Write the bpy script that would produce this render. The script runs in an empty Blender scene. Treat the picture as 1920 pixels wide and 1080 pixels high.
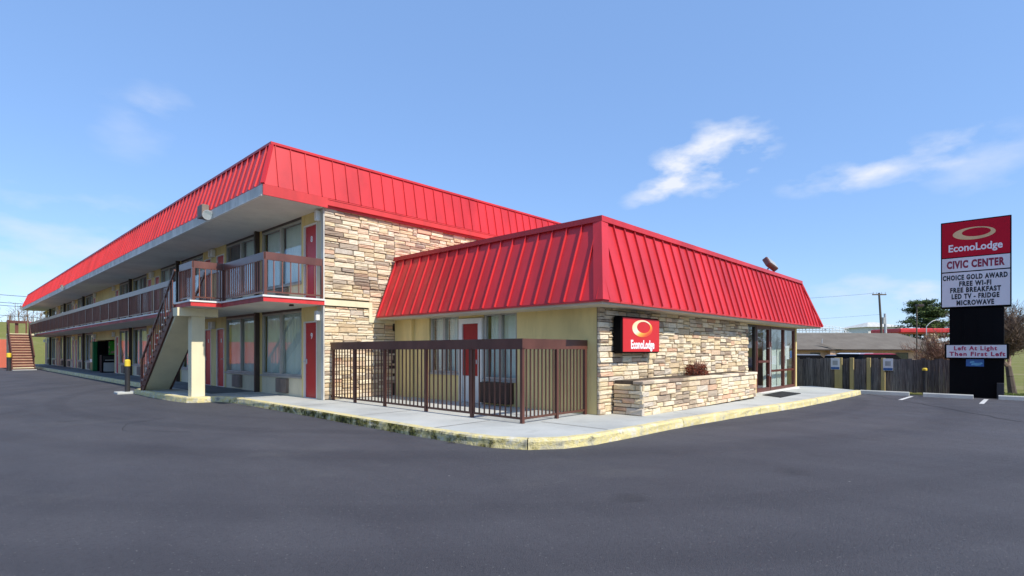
import bpy, bmesh, math, random
from mathutils import Vector, Matrix, noise

scene = bpy.context.scene
COL = scene.collection
rad = math.radians
random.seed(7)

# ------------------------------------------------------------------ camera
FPX = 1005.0
TH = math.atan2(940.0, FPX)
H = 1.43
cam = bpy.data.cameras.new('camera')
cam.sensor_width = 36.0
cam.lens = FPX / 1920.0 * 36.0
cam.shift_y = (657 - 540) / 1920.0
cam.clip_end = 4000
camo = bpy.data.objects.new('camera', cam)
COL.objects.link(camo)
camo.location = (0, 0, H)
camo.rotation_euler = (rad(90), 0, TH - rad(90))
scene.camera = camo

# ------------------------------------------------------------------ sky, sun, exposure
SUN_EL = rad(46)
SUN_DX = 0.03                        # the sun stands over -Y
sun_vec = Vector((SUN_DX, -1, 0)).normalized() * math.cos(SUN_EL) + Vector((0, 0, math.sin(SUN_EL)))
world = bpy.data.worlds.new('World')
scene.world = world
world.use_nodes = True
wn, wl = world.node_tree.nodes, world.node_tree.links
wn.clear()
wout = wn.new('ShaderNodeOutputWorld')
wbg = wn.new('ShaderNodeBackground')
wbg.inputs['Strength'].default_value = 0.15
sky = wn.new('ShaderNodeTexSky')
sky.sky_type = 'NISHITA'
sky.sun_disc = False
sky.sun_elevation = SUN_EL
sky.sun_rotation = math.atan2(sun_vec.x, sun_vec.y)
sky.altitude = 200
sky.air_density = 1.0
sky.dust_density = 0.15
sky.ozone_density = 4.5
wl.new(wbg.outputs[0], wout.inputs['Surface'])

sun = bpy.data.lights.new('sun', 'SUN')
sun.energy = 2.95
sun.angle = rad(0.53)
sun.color = (1.0, 0.94, 0.83)
suno = bpy.data.objects.new('sun', sun)
COL.objects.link(suno)
suno.location = (0, -40, 60)
suno.rotation_euler = (-sun_vec).to_track_quat('-Z', 'Y').to_euler()

scene.view_settings.view_transform = 'Standard'
scene.view_settings.look = 'None'
scene.view_settings.gamma = 1.0
scene.view_settings.use_curve_mapping = False
scene.view_settings.exposure = 0.78

fw = Vector((math.cos(TH), math.sin(TH), 0))
rt = Vector((math.sin(TH), -math.cos(TH), 0))

def pix_dir(u, v):
    return (fw + rt * ((u - 960) / FPX) + Vector((0, 0, (657 - v) / FPX))).normalized()

def at(u, depth, z=0.0):
    p = fw * depth + rt * ((u - 960) / FPX * depth)
    return Vector((p.x, p.y, z))

def zat(v, depth):
    return H + (657 - v) / FPX * depth

# clouds as part of the sky (directions in world space)
def wnode(t, **k):
    n = wn.new(t)
    for a, b in k.items():
        setattr(n, a, b)
    return n

def wmath(op, a, b=None, clamp=False):
    n = wnode('ShaderNodeMath', operation=op, use_clamp=clamp)
    for i, x in enumerate((a, b)):
        if x is None:
            continue
        if isinstance(x, (int, float)):
            n.inputs[i].default_value = x
        else:
            wl.new(x, n.inputs[i])
    return n.outputs[0]

wtc = wnode('ShaderNodeTexCoord')
wdir = wtc.outputs['Generated']
wnz = wnode('ShaderNodeTexNoise')
wnz.inputs['Scale'].default_value = 13.0
wnz.inputs['Detail'].default_value = 7.0
wnz.inputs['Roughness'].default_value = 0.52
wmap = wnode('ShaderNodeMapping')
wmap.inputs['Scale'].default_value = (1, 1, 2.4)
wl.new(wdir, wmap.inputs['Vector'])
wl.new(wmap.outputs[0], wnz.inputs['Vector'])
NOISE = wnz.outputs['Fac']

def cloud(u, v, su, sv, tilt, gain):
    c = pix_dir(u, v)
    e1 = Vector((0, 0, 1)).cross(c).normalized() * -1
    e2 = c.cross(e1).normalized()
    if e2.z < 0:
        e2 = -e2
    ct, st = math.cos(tilt), math.sin(tilt)
    a1 = (e1 * ct + e2 * st) / su
    a2 = (e2 * ct - e1 * st) / sv
    outs = []
    for ax in (a1, a2):
        d = wnode('ShaderNodeVectorMath', operation='DOT_PRODUCT')
        wl.new(wdir, d.inputs[0])
        d.inputs[1].default_value = ax
        o = wmath('SUBTRACT', d.outputs['Value'], ax.dot(c))
        outs.append(wmath('MULTIPLY', o, o))
    r2 = wmath('ADD', outs[0], outs[1])
    fd = wnode('ShaderNodeVectorMath', operation='DOT_PRODUCT')
    wl.new(wdir, fd.inputs[0])
    fd.inputs[1].default_value = c
    front = wmath('GREATER_THAN', fd.outputs['Value'], 0.3)
    m = wmath('SUBTRACT', 1.0, r2, clamp=True)
    n = wmath('MULTIPLY', wmath('SUBTRACT', wmath('ADD', wmath('MULTIPLY', NOISE, 2.6), wmath('MULTIPLY', m, 0.8)), 1.6, clamp=True), gain)
    return wmath('MULTIPLY', wmath('MULTIPLY', n, wmath('POWER', m, 0.7)), front, clamp=True)

tot = None
for args in ((1330, 298, 0.12, 0.068, 0.25, 1.5), (1240, 345, 0.09, 0.035, 0.5, 0.9), (1700, 305, 0.12, 0.036, 0.25, .75), (1560, 335, 0.09, 0.026, 0.1, 0.7),
             (300, 195, 0.06, 0.04, 0.2, 0.28), (245, 240, 0.07, 0.06, 0.4, 0.2), (1620, 545, 0.14, 0.04, 0.08, .6), (1730, 545, 0.06, 0.03, 0.3, .6),
             (60, 480, 0.25, 0.12, 0.1, 0.55), (1860, 300, 0.1, 0.06, 0.0, 0.4)):
    c = cloud(*args)
    tot = c if tot is None else wmath('ADD', tot, c, clamp=True)
whs = wnode('ShaderNodeMix', data_type='RGBA')
whs.inputs['B'].default_value = (3.3, 3.5, 4.0, 1)
wl.new(tot, whs.inputs['Factor'])
wev = wnode('ShaderNodeMix', data_type='RGBA')          # evens the sky out, as in the photograph's exposure blend
wev.inputs['Factor'].default_value = 0.62
wev.inputs['B'].default_value = (0.95, 1.70, 3.30, 1)
wl.new(sky.outputs[0], wev.inputs['A'])
wl.new(wev.outputs['Result'], whs.inputs['A'])
wl.new(whs.outputs['Result'], wbg.inputs['Color'])

# ------------------------------------------------------------------ helpers
def finish(name, me, mat=None, parent=None, loc=None):
    o = bpy.data.objects.new(name, me)
    COL.objects.link(o)
    if mat is not None and len(me.materials) == 0:
        me.materials.append(mat)
    if parent is not None:
        o.parent = parent
    if loc is not None:
        o.location = loc
    return o

def tag(o, label=None, cat=None, group=None, kind=None):
    if label: o['label'] = label
    if cat: o['category'] = cat
    if group: o['group'] = group
    if kind: o['kind'] = kind
    return o

def empty(name, loc=(0, 0, 0), rz=0.0):
    o = bpy.data.objects.new(name, None)
    COL.objects.link(o)
    o.location = loc
    o.rotation_euler = (0, 0, rz)
    o.empty_display_size = 0.2
    return o

class MB:
    """collects geometry for ONE mesh"""
    def __init__(s):
        s.v, s.f, s.m = [], [], []
    def face(s, pts, mi=0):
        b = len(s.v)
        s.v += [tuple(p) for p in pts]
        s.f.append(tuple(range(b, b + len(pts))))
        s.m.append(mi)
    def box(s, x0, y0, z0, x1, y1, z1, mi=0, M=None, ch=0.0):
        if ch > 0:
            return s.cbox(x0, y0, z0, x1, y1, z1, ch, mi, M)
        b = len(s.v)
        P = [(x0, y0, z0), (x1, y0, z0), (x1, y1, z0), (x0, y1, z0), (x0, y0, z1), (x1, y0, z1), (x1, y1, z1), (x0, y1, z1)]
        if M is not None: P = [tuple(M @ Vector(p)) for p in P]
        s.v += P
        for q in ((0, 3, 2, 1), (4, 5, 6, 7), (0, 1, 5, 4), (1, 2, 6, 5), (2, 3, 7, 6), (3, 0, 4, 7)):
            s.f.append(tuple(b + i for i in q)); s.m.append(mi)
        return s
    def cbox(s, x0, y0, z0, x1, y1, z1, c, mi=0, M=None):
        bm = bmesh.new()
        bmesh.ops.create_cube(bm, size=1)
        for v in bm.verts:
            v.co = Vector((x0 + (v.co.x + .5) * (x1 - x0), y0 + (v.co.y + .5) * (y1 - y0), z0 + (v.co.z + .5) * (z1 - z0)))
        bmesh.ops.bevel(bm, geom=bm.edges[:], offset=c, segments=1, affect='EDGES')
        b = len(s.v)
        for v in bm.verts: s.v.append(tuple(M @ v.co if M is not None else v.co))
        bm.verts.index_update()
        for f in bm.faces:
            s.f.append(tuple(b + v.index for v in f.verts)); s.m.append(mi)
        bm.free()
        return s
    def hexa(s, P, mi=0):
        b = len(s.v); s.v += [tuple(p) for p in P]
        for q in ((0, 3, 2, 1), (4, 5, 6, 7), (0, 1, 5, 4), (1, 2, 6, 5), (2, 3, 7, 6), (3, 0, 4, 7)):
            s.f.append(tuple(b + i for i in q)); s.m.append(mi)
        return s
    def tube(s, a, b_, r0, r1=None, n=8, mi=0, cap=True):
        if r1 is None: r1 = r0
        a, b_ = Vector(a), Vector(b_)
        d = (b_ - a)
        if d.length < 1e-6: return s
        d.normalize()
        up = Vector((0, 0, 1)) if abs(d.z) < .95 else Vector((1, 0, 0))
        e1 = d.cross(up).normalized(); e2 = d.cross(e1)
        b = len(s.v)
        for p, r in ((a, r0), (b_, r1)):
            for k in range(n):
                t = 2 * math.pi * k / n
                s.v.append(tuple(p + e1 * (r * math.cos(t)) + e2 * (r * math.sin(t))))
        for k in range(n):
            k2 = (k + 1) % n
            s.f.append((b + k, b + k2, b + n + k2, b + n + k)); s.m.append(mi)
        if cap:
            s.f.append(tuple(b + k for k in range(n))[::-1]); s.m.append(mi)
            s.f.append(tuple(b + n + k for k in range(n))); s.m.append(mi)
        return s
    def bar(s, a, b_, w, h, mi=0):
        """rectangular bar from a to b_, w sideways, h up"""
        a, b_ = Vector(a), Vector(b_)
        d = (b_ - a).normalized()
        side = d.cross(Vector((0, 0, 1)))
        if side.length < 1e-4: side = Vector((1, 0, 0))
        side.normalize(); up = side.cross(d)
        S, U = side * (w / 2), up * (h / 2)
        P = [a - S - U, a + S - U, a + S + U, a - S + U, b_ - S - U, b_ + S - U, b_ + S + U, b_ - S + U]
        s.hexa(P, mi)
        return s
    def prism(s, poly, z0, z1, mi=0):
        n = len(poly); b = len(s.v)
        s.v += [(p[0], p[1], z0) for p in poly] + [(p[0], p[1], z1) for p in poly]
        s.f.append(tuple(b + i for i in range(n))[::-1]); s.m.append(mi)
        s.f.append(tuple(b + n + i for i in range(n))); s.m.append(mi)
        for i in range(n):
            j = (i + 1) % n
            s.f.append((b + i, b + j, b + n + j, b + n + i)); s.m.append(mi)
        return s
    def mesh(s, name, mats=None, fixn=True):
        me = bpy.data.meshes.new(name)
        me.from_pydata(s.v, [], s.f)
        for m in (mats or []): me.materials.append(m)
        if any(s.m): me.polygons.foreach_set('material_index', s.m)
        me.update()
        if fixn:
            bm = bmesh.new(); bm.from_mesh(me)
            bmesh.ops.recalc_face_normals(bm, faces=bm.faces[:])
            bm.to_mesh(me); bm.free()
        return me
    def build(s, name, mat, parent=None, loc=None, fixn=True):
        mats = mat if isinstance(mat, (list, tuple)) else [mat]
        return finish(name, s.mesh(name, mats, fixn), None, parent, loc)

def smooth(o, ang=40):
    o.data.polygons.foreach_set('use_smooth', [True] * len(o.data.polygons))
    o.data.set_sharp_from_angle(angle=rad(ang))
    return o

def copy_tree(o, parent=None, loc=None):
    c = o.copy()
    COL.objects.link(c)
    c.parent = parent
    if loc is not None: c.location = loc
    for ch in list(o.children):
        copy_tree(ch, c)
    return c

# ------------------------------------------------------------------ materials
class NT:
    def __init__(s, name):
        s.mat = bpy.data.materials.new(name)
        s.mat.use_nodes = True
        s.t = s.mat.node_tree
        s.n, s.l = s.t.nodes, s.t.links
        s.p = s.n['Principled BSDF']
        s.out = s.n['Material Output']
    def node(s, t, **k):
        n = s.n.new(t)
        for a, b in k.items(): setattr(n, a, b)
        return n
    def link(s, a, b): s.l.new(a, b)
    def val(s, sock, x):
        if isinstance(x, (int, float, tuple)): sock.default_value = x
        else: s.l.new(x, sock)
    def coord(s, kind='Object'):
        return s.node('ShaderNodeTexCoord').outputs[kind]
    def noise(s, scale, detail=5, rough=.55, vec=None, stretch=None):
        n = s.node('ShaderNodeTexNoise')
        n.inputs['Scale'].default_value = scale
        n.inputs['Detail'].default_value = detail
        n.inputs['Roughness'].default_value = rough
        v = vec if vec is not None else s.pos()
        if stretch:
            m = s.node('ShaderNodeMapping'); m.inputs['Scale'].default_value = stretch
            s.link(v, m.inputs['Vector']); v = m.outputs[0]
        s.link(v, n.inputs['Vector'])
        return n.outputs['Fac']
    def pos(s):
        return s.node('ShaderNodeNewGeometry').outputs['Position']
    def math(s, op, a, b=0.0, clamp=False):
        n = s.node('ShaderNodeMath', operation=op, use_clamp=clamp)
        s.val(n.inputs[0], a); s.val(n.inputs[1], b)
        return n.outputs[0]
    def ramp(s, fac, stops, interp='LINEAR'):
        r = s.node('ShaderNodeValToRGB')
        r.color_ramp.interpolation = interp
        els = r.color_ramp.elements
        while len(els) < len(stops): els.new(0.5)
        for e, (p, c) in zip(els, stops):
            e.position = p
            e.color = (c[0], c[1], c[2], 1) if isinstance(c, tuple) else (c, c, c, 1)
        s.val(r.inputs['Fac'], fac)
        return r.outputs['Color']
    def mix(s, fac, a, b, mode='MIX'):
        m = s.node('ShaderNodeMix', data_type='RGBA', blend_type=mode)
        s.val(m.inputs['Factor'], fac)
        for k, x in (('A', a), ('B', b)):
            if isinstance(x, tuple): m.inputs[k].default_value = (x[0], x[1], x[2], 1)
            else: s.link(x, m.inputs[k])
        return m.outputs['Result']
    def bump(s, h, strength=.3, dist=.01):
        b = s.node('ShaderNodeBump')
        b.inputs['Strength'].default_value = strength
        b.inputs['Distance'].default_value = dist
        s.val(b.inputs['Height'], h)
        s.link(b.outputs[0], s.p.inputs['Normal'])
    def fin(s, color, rough=.6, metal=0.0, spec=.5):
        if isinstance(color, tuple): s.p.inputs['Base Color'].default_value = (*color[:3], 1)
        else: s.link(color, s.p.inputs['Base Color'])
        s.val(s.p.inputs['Roughness'], rough)
        s.p.inputs['Metallic'].default_value = metal
        s.p.inputs['Specular IOR Level'].default_value = spec
        return s.mat

M = {}

def paint(name, c, var=.12, rough=.55, scale=1.3, grime=0.0, bump=.15, spec=.4, stretch=(1, 1, .35), fine=60):
    t = NT(name)
    n = t.noise(scale, 6, .6, stretch=stretch)
    d = tuple(max(0, x * (1 - var * 1.6)) for x in c)
    l = tuple(min(1, x * (1 + var)) for x in c)
    col = t.ramp(n, [(.3, d), (.7, l)])
    if grime > 0:
        g = t.noise(2.7, 8, .65, stretch=(1, 1, .25))
        col = t.mix(t.math('MULTIPLY', t.ramp(g, [(.5, 0.0), (.75, 1.0)]), grime), col, (.09, .075, .055))
    t.bump(t.noise(fine, 3), bump, .004)
    return t.fin(col, rough, 0, spec)

M['red_roof'] = paint('red_metal_roofing', (.60, .028, .034), .15, .42, 1.1, 0.10, .08, .45)
M['red_trim'] = paint('red_trim_paint', (.62, .045, .045), .15, .5, 1.5, .15)
M['red_worn'] = paint('worn_red_trim_paint', (.42, .06, .06), .3, .6, 2.2, .35)
M['cream'] = paint('cream_wall_paint', (.76, .60, .27), .08, .75, .8, .22, .25, .25)
M['cream_light'] = paint('light_cream_paint', (.80, .72, .48), .06, .7, 1.2, .12, .2)
M['apron'] = paint('pale_cream_panel', (.66, .60, .43), .08, .65, 1.4, .2)
M['soffit'] = paint('grey_white_soffit', (.74, .70, .62), .09, .8, .7, .10, .2, .2, (1, 1, 1))
M['soffit_tan'] = paint('cream_soffit', (.60, .54, .42), .08, .8, .8, .15)
M['gutter'] = paint('weathered_grey_fascia', (.64, .62, .56), .18, .6, 2.6, .3, .2, .25)
M['brown'] = paint('brown_railing_paint', (.15, .055, .038), .22, .34, 2.2, .12, .1, .6)
M['brown_bar'] = paint('dark_brown_bar_paint', (.11, .045, .03), .2, .5, 3, .1)
M['baluster'] = paint('red_brown_baluster_paint', (.25, .10, .07), .2, .5, 3, .1)
M['patio_brown'] = paint('dark_brown_fence_paint', (.115, .042, .03), .2, .42, 2.5, .1, .1, .4)
M['dark_frame'] = paint('dark_bronze_frame', (.055, .035, .028), .2, .4, 3)
M['grey_frame'] = paint('grey_aluminium_frame', (.42, .40, .36), .12, .45, 3, .15)
M['white_trim'] = paint('white_trim_paint', (.78, .77, .72), .06, .55, 2, .12)
M['door_red'] = paint('red_door_paint', (.50, .012, .018), .10, .35, 1.5, .03, .05)
M['black'] = paint('black_metal_paint', (.004, .004, .005), .2, .6, 1.0, 0, .1, .08)
M['black_bollard'] = paint('black_bollard_paint', (.03, .03, .034), .2, .5, 4, .2)
M['yellow'] = paint('yellow_paint', (.80, .58, .05), .12, .5, 6, .15)
M['post_tan'] = paint('tan_painted_post', (.50, .38, .16), .12, .7, 2, .2)
M['plastic_grey'] = paint('grey_plastic', (.40, .40, .39), .08, .5, 3, .1)
M['ac'] = paint('air_conditioner_brown_grille', (.23, .18, .15), .2, .6, 5, .2)
M['ac_dark'] = paint('dark_brown_grille', (.05, .025, .02), .2, .5, 5)
M['steel'] = paint('galvanised_steel', (.50, .52, .54), .12, .4, 3, .1)
M['sign_red'] = paint('red_sign_face', (.52, .008, .028), .05, .55, 1, 0, 0, .15)
M['sign_red2'] = paint('wall_sign_red_face', (.60, .03, .035), .05, .45, 1, 0, 0, .2)
M['sign_white'] = paint('white_sign_face', (.74, .74, .75), .05, .4, 1, .06, 0, .5)
M['letter_white'] = paint('white_lettering', (.85, .85, .85), .02, .4, 1, 0, 0)
M['letter_black'] = paint('black_lettering', (.012, .012, .02), .02, .4, 1, 0, 0)
M['letter_maroon'] = paint('maroon_lettering', (.26, .012, .045), .02, .4, 1, 0, 0)
M['letter_red'] = paint('red_lettering', (.42, .03, .09), .02, .4, 1, 0, 0)
M['gold'] = paint('gold_logo_paint', (.74, .52, .26), .1, .4, 1, 0, 0)
M['blue'] = paint('blue_sign_paint', (.04, .13, .35), .05, .4, 2, .1)
M['sky_blue'] = paint('light_blue_print', (.15, .42, .62), .2, .4, 9)
M['green'] = paint('green_machine_panel', (.03, .32, .04), .2, .3, 3)
M['green_dark'] = paint('green_machine_side', (.01, .16, .05), .15, .35, 3)
M['rubber'] = paint('black_rubber', (.018, .018, .018), .2, .8, 5)
M['tan_wall'] = paint('tan_brick_wall', (.60, .38, .25), .1, .8, 3, .1)
M['car_red'] = paint('red_car_paint', (.32, .015, .03), .03, .2, 1, 0, 0, .6)
M['car_white'] = paint('white_car_paint', (.72, .73, .74), .03, .2, 1, 0, 0, .6)
M['car_grey'] = paint('grey_car_paint', (.20, .21, .24), .03, .2, 1, 0, 0, .6)
M['clay'] = paint('faded_red_fence_paint', (.62, .15, .09), .14, .8, .6, .08)
M['bark'] = paint('grey_brown_bark', (.13, .10, .08), .3, .9, 3, 0, .6, .2, (1, 1, .2), 25)
M['twig'] = paint('bare_twig_bark', (.21, .15, .11), .25, .9, 2, 0, .2, .2)
M['twig_red'] = paint('reddish_bare_twig', (.24, .13, .10), .25, .9, 2, 0, .2, .2)
M['wood_pole'] = paint('weathered_pole_wood', (.15, .125, .10), .25, .85, 3, 0, .5, .2, (1, 1, .1))
M['wire'] = paint('black_cable', (.02, .02, .025), .1, .6, 1)

def brushed(name, c):
    return paint(name, c, .2, .35, 4)
M['handle'] = brushed('steel_handle', (.55, .55, .53))

# glass: clear pane that mirrors more at grazing angles
t = NT('window_glass')
t.n.remove(t.p)
tr = t.node('ShaderNodeBsdfTransparent'); tr.inputs[0].default_value = (.93, .96, .95, 1)
gl = t.node('ShaderNodeBsdfGlossy'); gl.inputs['Roughness'].default_value = .015; gl.inputs['Color'].default_value = (.92, .95, 1, 1)
fr = t.node('ShaderNodeFresnel'); fr.inputs['IOR'].default_value = 1.6
bp = t.node('ShaderNodeBump'); bp.inputs['Strength'].default_value = .05; bp.inputs['Distance'].default_value = .02
t.link(t.noise(1.6, 2), bp.inputs['Height'])
t.link(bp.outputs[0], gl.inputs['Normal'])
mx = t.node('ShaderNodeMixShader')
bf = t.node('ShaderNodeNewGeometry').outputs['Backfacing']
t.link(t.math('MULTIPLY', t.math('ADD', fr.outputs[0], .03, True), t.math('SUBTRACT', 1.0, bf)), mx.inputs[0])
t.link(tr.outputs[0], mx.inputs[1]); t.link(gl.outputs[0], mx.inputs[2])
t.link(mx.outputs[0], t.out.inputs['Surface'])
M['glass'] = t.mat

# curtains
t = NT('pale_curtain_fabric')
t.bump(t.noise(80, 2), .2, .003)
M['curtain'] = t.fin(t.ramp(t.noise(.9, 3), [(.3, (.66, .72, .68)), (.7, (.80, .83, .78))]), .9, 0, .1)
M['curtain_dark'] = paint('dark_room_curtain', (.10, .09, .08), .2, .9, 1)
M['red_curtain'] = paint('dark_red_door_panel', (.36, .012, .012), .15, .5, 2)

# stone facing
t = NT('ledge_stone')
oi = t.node('ShaderNodeObjectInfo'); ge = t.node('ShaderNodeNewGeometry')
r = t.math('FRACT', t.math('ADD', oi.outputs['Random'], t.math('MULTIPLY', ge.outputs['Random Per Island'], 7.31)))
stops = [(0, (.72, .58, .37)), (.12, (.78, .66, .48)), (.24, (.64, .49, .31)), (.35, (.80, .69, .52)), (.45, (.68, .55, .39)), (.54, (.66, .43, .29)), (.59, (.46, .37, .28)),
         (.65, (.80, .69, .50)), (.76, (.60, .52, .42)), (.83, (.72, .53, .37)), (.90, (.36, .27, .20)), (.94, (.74, .59, .38))]
c = t.ramp(r, stops, 'CONSTANT')
big = t.noise(.75, 3, .5, ge.outputs['Position'])
r2 = t.math('FRACT', t.math('MULTIPLY', r, 13.7))
dk = t.math('MULTIPLY', t.ramp(big, [(.54, 0.0), (.62, 1.0)]), t.math('GREATER_THAN', r2, .45))
c = t.mix(t.math('MULTIPLY', dk, .62), c, (.27, .20, .15))
mott = t.noise(11, 7, .65, ge.outputs['Position'])
c = t.mix(.55, c, t.ramp(mott, [(.25, (.55, .51, .46)), (.5, (1, 1, 1)), (.8, (1, .93, .82))]), 'MULTIPLY')
t.bump(t.math('ADD', t.noise(26, 6, .65, ge.outputs['Position']), t.math('MULTIPLY', t.noise(7, 3, .5, ge.outputs['Position']), 1.2)), .75, .02)
M['stone'] = t.fin(c, .88, 0, .25)
M['mortar'] = paint('dark_stone_joint', (.11, .088, .068), .25, .95, 6, 0, .5, .1)

# asphalt
t = NT('asphalt')
p = t.pos()
a = t.noise(.13, 6, .62, p); b = t.noise(140, 2, .7, p); d = t.noise(1.1, 7, .65, p, (1, .35, 1)); g = t.noise(24, 5, .75, p)
c = t.ramp(a, [(.28, (.074, .073, .083)), (.5, (.092, .090, .101)), (.72, (.116, .113, .124))])
c = t.mix(.6, c, t.ramp(b, [(.25, (.45, .45, .45)), (.55, (1, 1, 1))]), 'MULTIPLY')
c = t.mix(.55, c, t.ramp(g, [(.30, (.50, .50, .52)), (.5, (1, 1, 1)), (.7, (1, 1, 1))]), 'MULTIPLY')
c = t.mix(.45, c, t.ramp(d, [(.3, (.60, .60, .63)), (.6, (1, 1, 1))]), 'MULTIPLY')
# wheel tracks: long faint polished streaks round the corner of the building
wv = t.node('ShaderNodeVectorMath', operation='DISTANCE'); t.link(p, wv.inputs[0]); wv.inputs[1].default_value = (16, 17, 0)
rk = t.noise(1.0, 4, .55, None) if False else t.node('ShaderNodeTexNoise')
rk.noise_dimensions = '1D'; rk.inputs['Scale'].default_value = .9; rk.inputs['Detail'].default_value = 4
t.link(wv.outputs['Value'], rk.inputs['W'])
c = t.mix(.5, c, t.ramp(t.math('ADD', t.math('MULTIPLY', rk.outputs['Fac'], .7), t.math('MULTIPLY', t.noise(.5, 5, .6, p), .3)), [(.36, (.70, .70, .72)), (.5, (1, 1, 1)), (.62, (1, 1, 1))]), 'MULTIPLY')
# pale dusty patches, oil spots
dust = t.ramp(t.noise(.42, 8, .7, p), [(.56, 0.0), (.72, 1.0)])
c = t.mix(t.math('MULTIPLY', dust, .35), c, (.15, .145, .14))
vo = t.node('ShaderNodeTexVoronoi'); vo.inputs['Scale'].default_value = .42
t.link(p, vo.inputs['Vector'])
oil = t.math('MULTIPLY', t.ramp(t.math('ADD', vo.outputs['Distance'], t.math('MULTIPLY', t.noise(3, 4, .6, p), .12)), [(.10, 1.0), (.17, 0.0)]), t.math('GREATER_THAN', t.noise(.21, 1, .5, p), .5))
c = t.mix(t.math('MULTIPLY', oil, .38), c, (.028, .027, .03))
vs_ = t.node('ShaderNodeTexVoronoi'); vs_.inputs['Scale'].default_value = 2.1
t.link(p, vs_.inputs['Vector'])
spk = t.math('MULTIPLY', t.math('LESS_THAN', vs_.outputs['Distance'], .024), t.math('GREATER_THAN', t.noise(.8, 2, .5, p), .5))
c = t.mix(t.math('MULTIPLY', spk, .8), c, (.34, .33, .31))
v2 = t.node('ShaderNodeTexVoronoi'); v2.inputs['Scale'].default_value = 30
t.link(p, v2.inputs['Vector'])
spk2 = t.math('LESS_THAN', v2.outputs['Distance'], .2)
sepc = t.node('ShaderNodeSeparateColor'); t.link(v2.outputs['Color'], sepc.inputs[0])
spk2 = t.math('MULTIPLY', spk2, t.math('GREATER_THAN', sepc.outputs[0], .84))
c = t.mix(t.math('MULTIPLY', spk2, .55), c, (.19, .185, .18))
t.bump(t.math('ADD', b, t.math('ADD', t.math('MULTIPLY', t.noise(45, 4, .7, p), 1.4), t.math('MULTIPLY', a, 2.0))), .8, .014)
M['asphalt'] = t.fin(c, t.ramp(t.noise(.5, 4, .6, p), [(.3, .72), (.7, .95)]), 0, .3)
M['seam'] = paint('dark_asphalt_seam', (.03, .03, .033), .3, .9, 8)
M['line_paint'] = paint('worn_white_line_paint', (.62, .62, .60), .2, .7, 7, .3)

# concrete
t = NT('pale_concrete')
p = t.pos()
a = t.noise(.7, 7, .62, p); b = t.noise(55, 4, .6, p)
c = t.ramp(a, [(.28, (.38, .39, .37)), (.5, (.49, .50, .47)), (.75, (.58, .58, .54))])
c = t.mix(.3, c, t.ramp(b, [(.3, (.6, .6, .6)), (.6, (1, 1, 1))]), 'MULTIPLY')
st = t.noise(2.2, 8, .7, p)
c = t.mix(t.math('MULTIPLY', t.ramp(st, [(.60, 0.0), (.74, 1.0)]), .4), c, (.22, .21, .18))
t.bump(b, .25, .005)
M['concrete'] = t.fin(c, .85, 0, .3)

M['shade_concrete'] = paint('shade_darkened_concrete', (.15, .165, .175), .25, .7, .8, .3, .2, .35, (1, .5, 1))  # walkway concrete with the balcony's shade put into its colour
t = NT('worn_yellow_kerb_paint')
p = t.pos()
sx = t.node('ShaderNodeSeparateXYZ'); t.link(p, sx.inputs[0])
a = t.noise(3.2, 8, .68, p)
c = t.ramp(a, [(.32, (.32, .30, .25)), (.42, (.60, .54, .36)), (.52, (.74, .62, .27)), (.62, (.68, .63, .50)), (.72, (.74, .71, .60))])
nrm = t.node('ShaderNodeNewGeometry').outputs['True Normal']
sn = t.node('ShaderNodeSeparateXYZ'); t.link(nrm, sn.inputs[0])
side = t.math('LESS_THAN', sn.outputs[2], .6)
damp = t.ramp(t.math('MULTIPLY', sx.outputs[1], .05), [(.22, .30), (.255, .42), (.34, .52), (.60, .53), (.70, .36), (1.0, .33)])
moss = t.math('MULTIPLY', t.math('SUBTRACT', t.math('ADD', t.noise(4.5, 9, .72, p), damp), .92), 7.0, True)
mossc = t.ramp(t.noise(14, 6, .75, p), [(.36, (.020, .018, .012)), (.48, (.075, .068, .022)), (.58, (.22, .19, .04)), (.70, (.42, .36, .12))])
c = t.mix(t.math('MULTIPLY', side, moss), c, mossc)
t.bump(t.math('ADD', t.noise(22, 6, .7, p), t.noise(6, 4, .6, p)), .9, .03)
M['kerb'] = t.fin(c, .9, 0, .2)

# grass / ground
t = NT('winter_grass')
p = t.pos()
a = t.noise(.09, 6, .6, p); b = t.noise(3.5, 6, .7, p)
c = t.ramp(a, [(.3, (.27, .23, .09)), (.5, (.19, .20, .055)), (.7, (.33, .27, .15))])
c = t.mix(.5, c, t.ramp(b, [(.3, (.5, .5, .5)), (.65, (1, 1, 1))]), 'MULTIPLY')
t.bump(b, .8, .08)
M['grass'] = t.fin(c, .95, 0, .1)
M['blade'] = paint('grass_blades', (.16, .20, .045), .3, .8, 4)

# wood planks of the fence
t = NT('weathered_fence_wood')
oi = t.node('ShaderNodeObjectInfo')
oc = t.node('ShaderNodeTexCoord').outputs['Object']
off = t.node('ShaderNodeVectorMath', operation='ADD')
cmb = t.node('ShaderNodeCombineXYZ'); t.link(t.math('MULTIPLY', oi.outputs['Random'], 37.0), cmb.inputs[1])
t.link(oc, off.inputs[0]); t.link(cmb.outputs[0], off.inputs[1])
a = t.noise(9, 8, .7, off.outputs[0], (1, 4, .22))
c = t.ramp(a, [(.28, (.05, .045, .045)), (.44, (.14, .125, .12)), (.58, (.26, .235, .22)), (.74, (.52, .48, .45))])
c = t.mix(.7, c, t.ramp(oi.outputs['Random'], [(0, (.38, .37, .40)), (.35, (.8, .78, .78)), (.6, (1, 1, 1)), (1, (.75, .66, .6))]), 'MULTIPLY')
t.bump(a, .6, .01)
M['plank'] = t.fin(c, .9, 0, .15)

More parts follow.
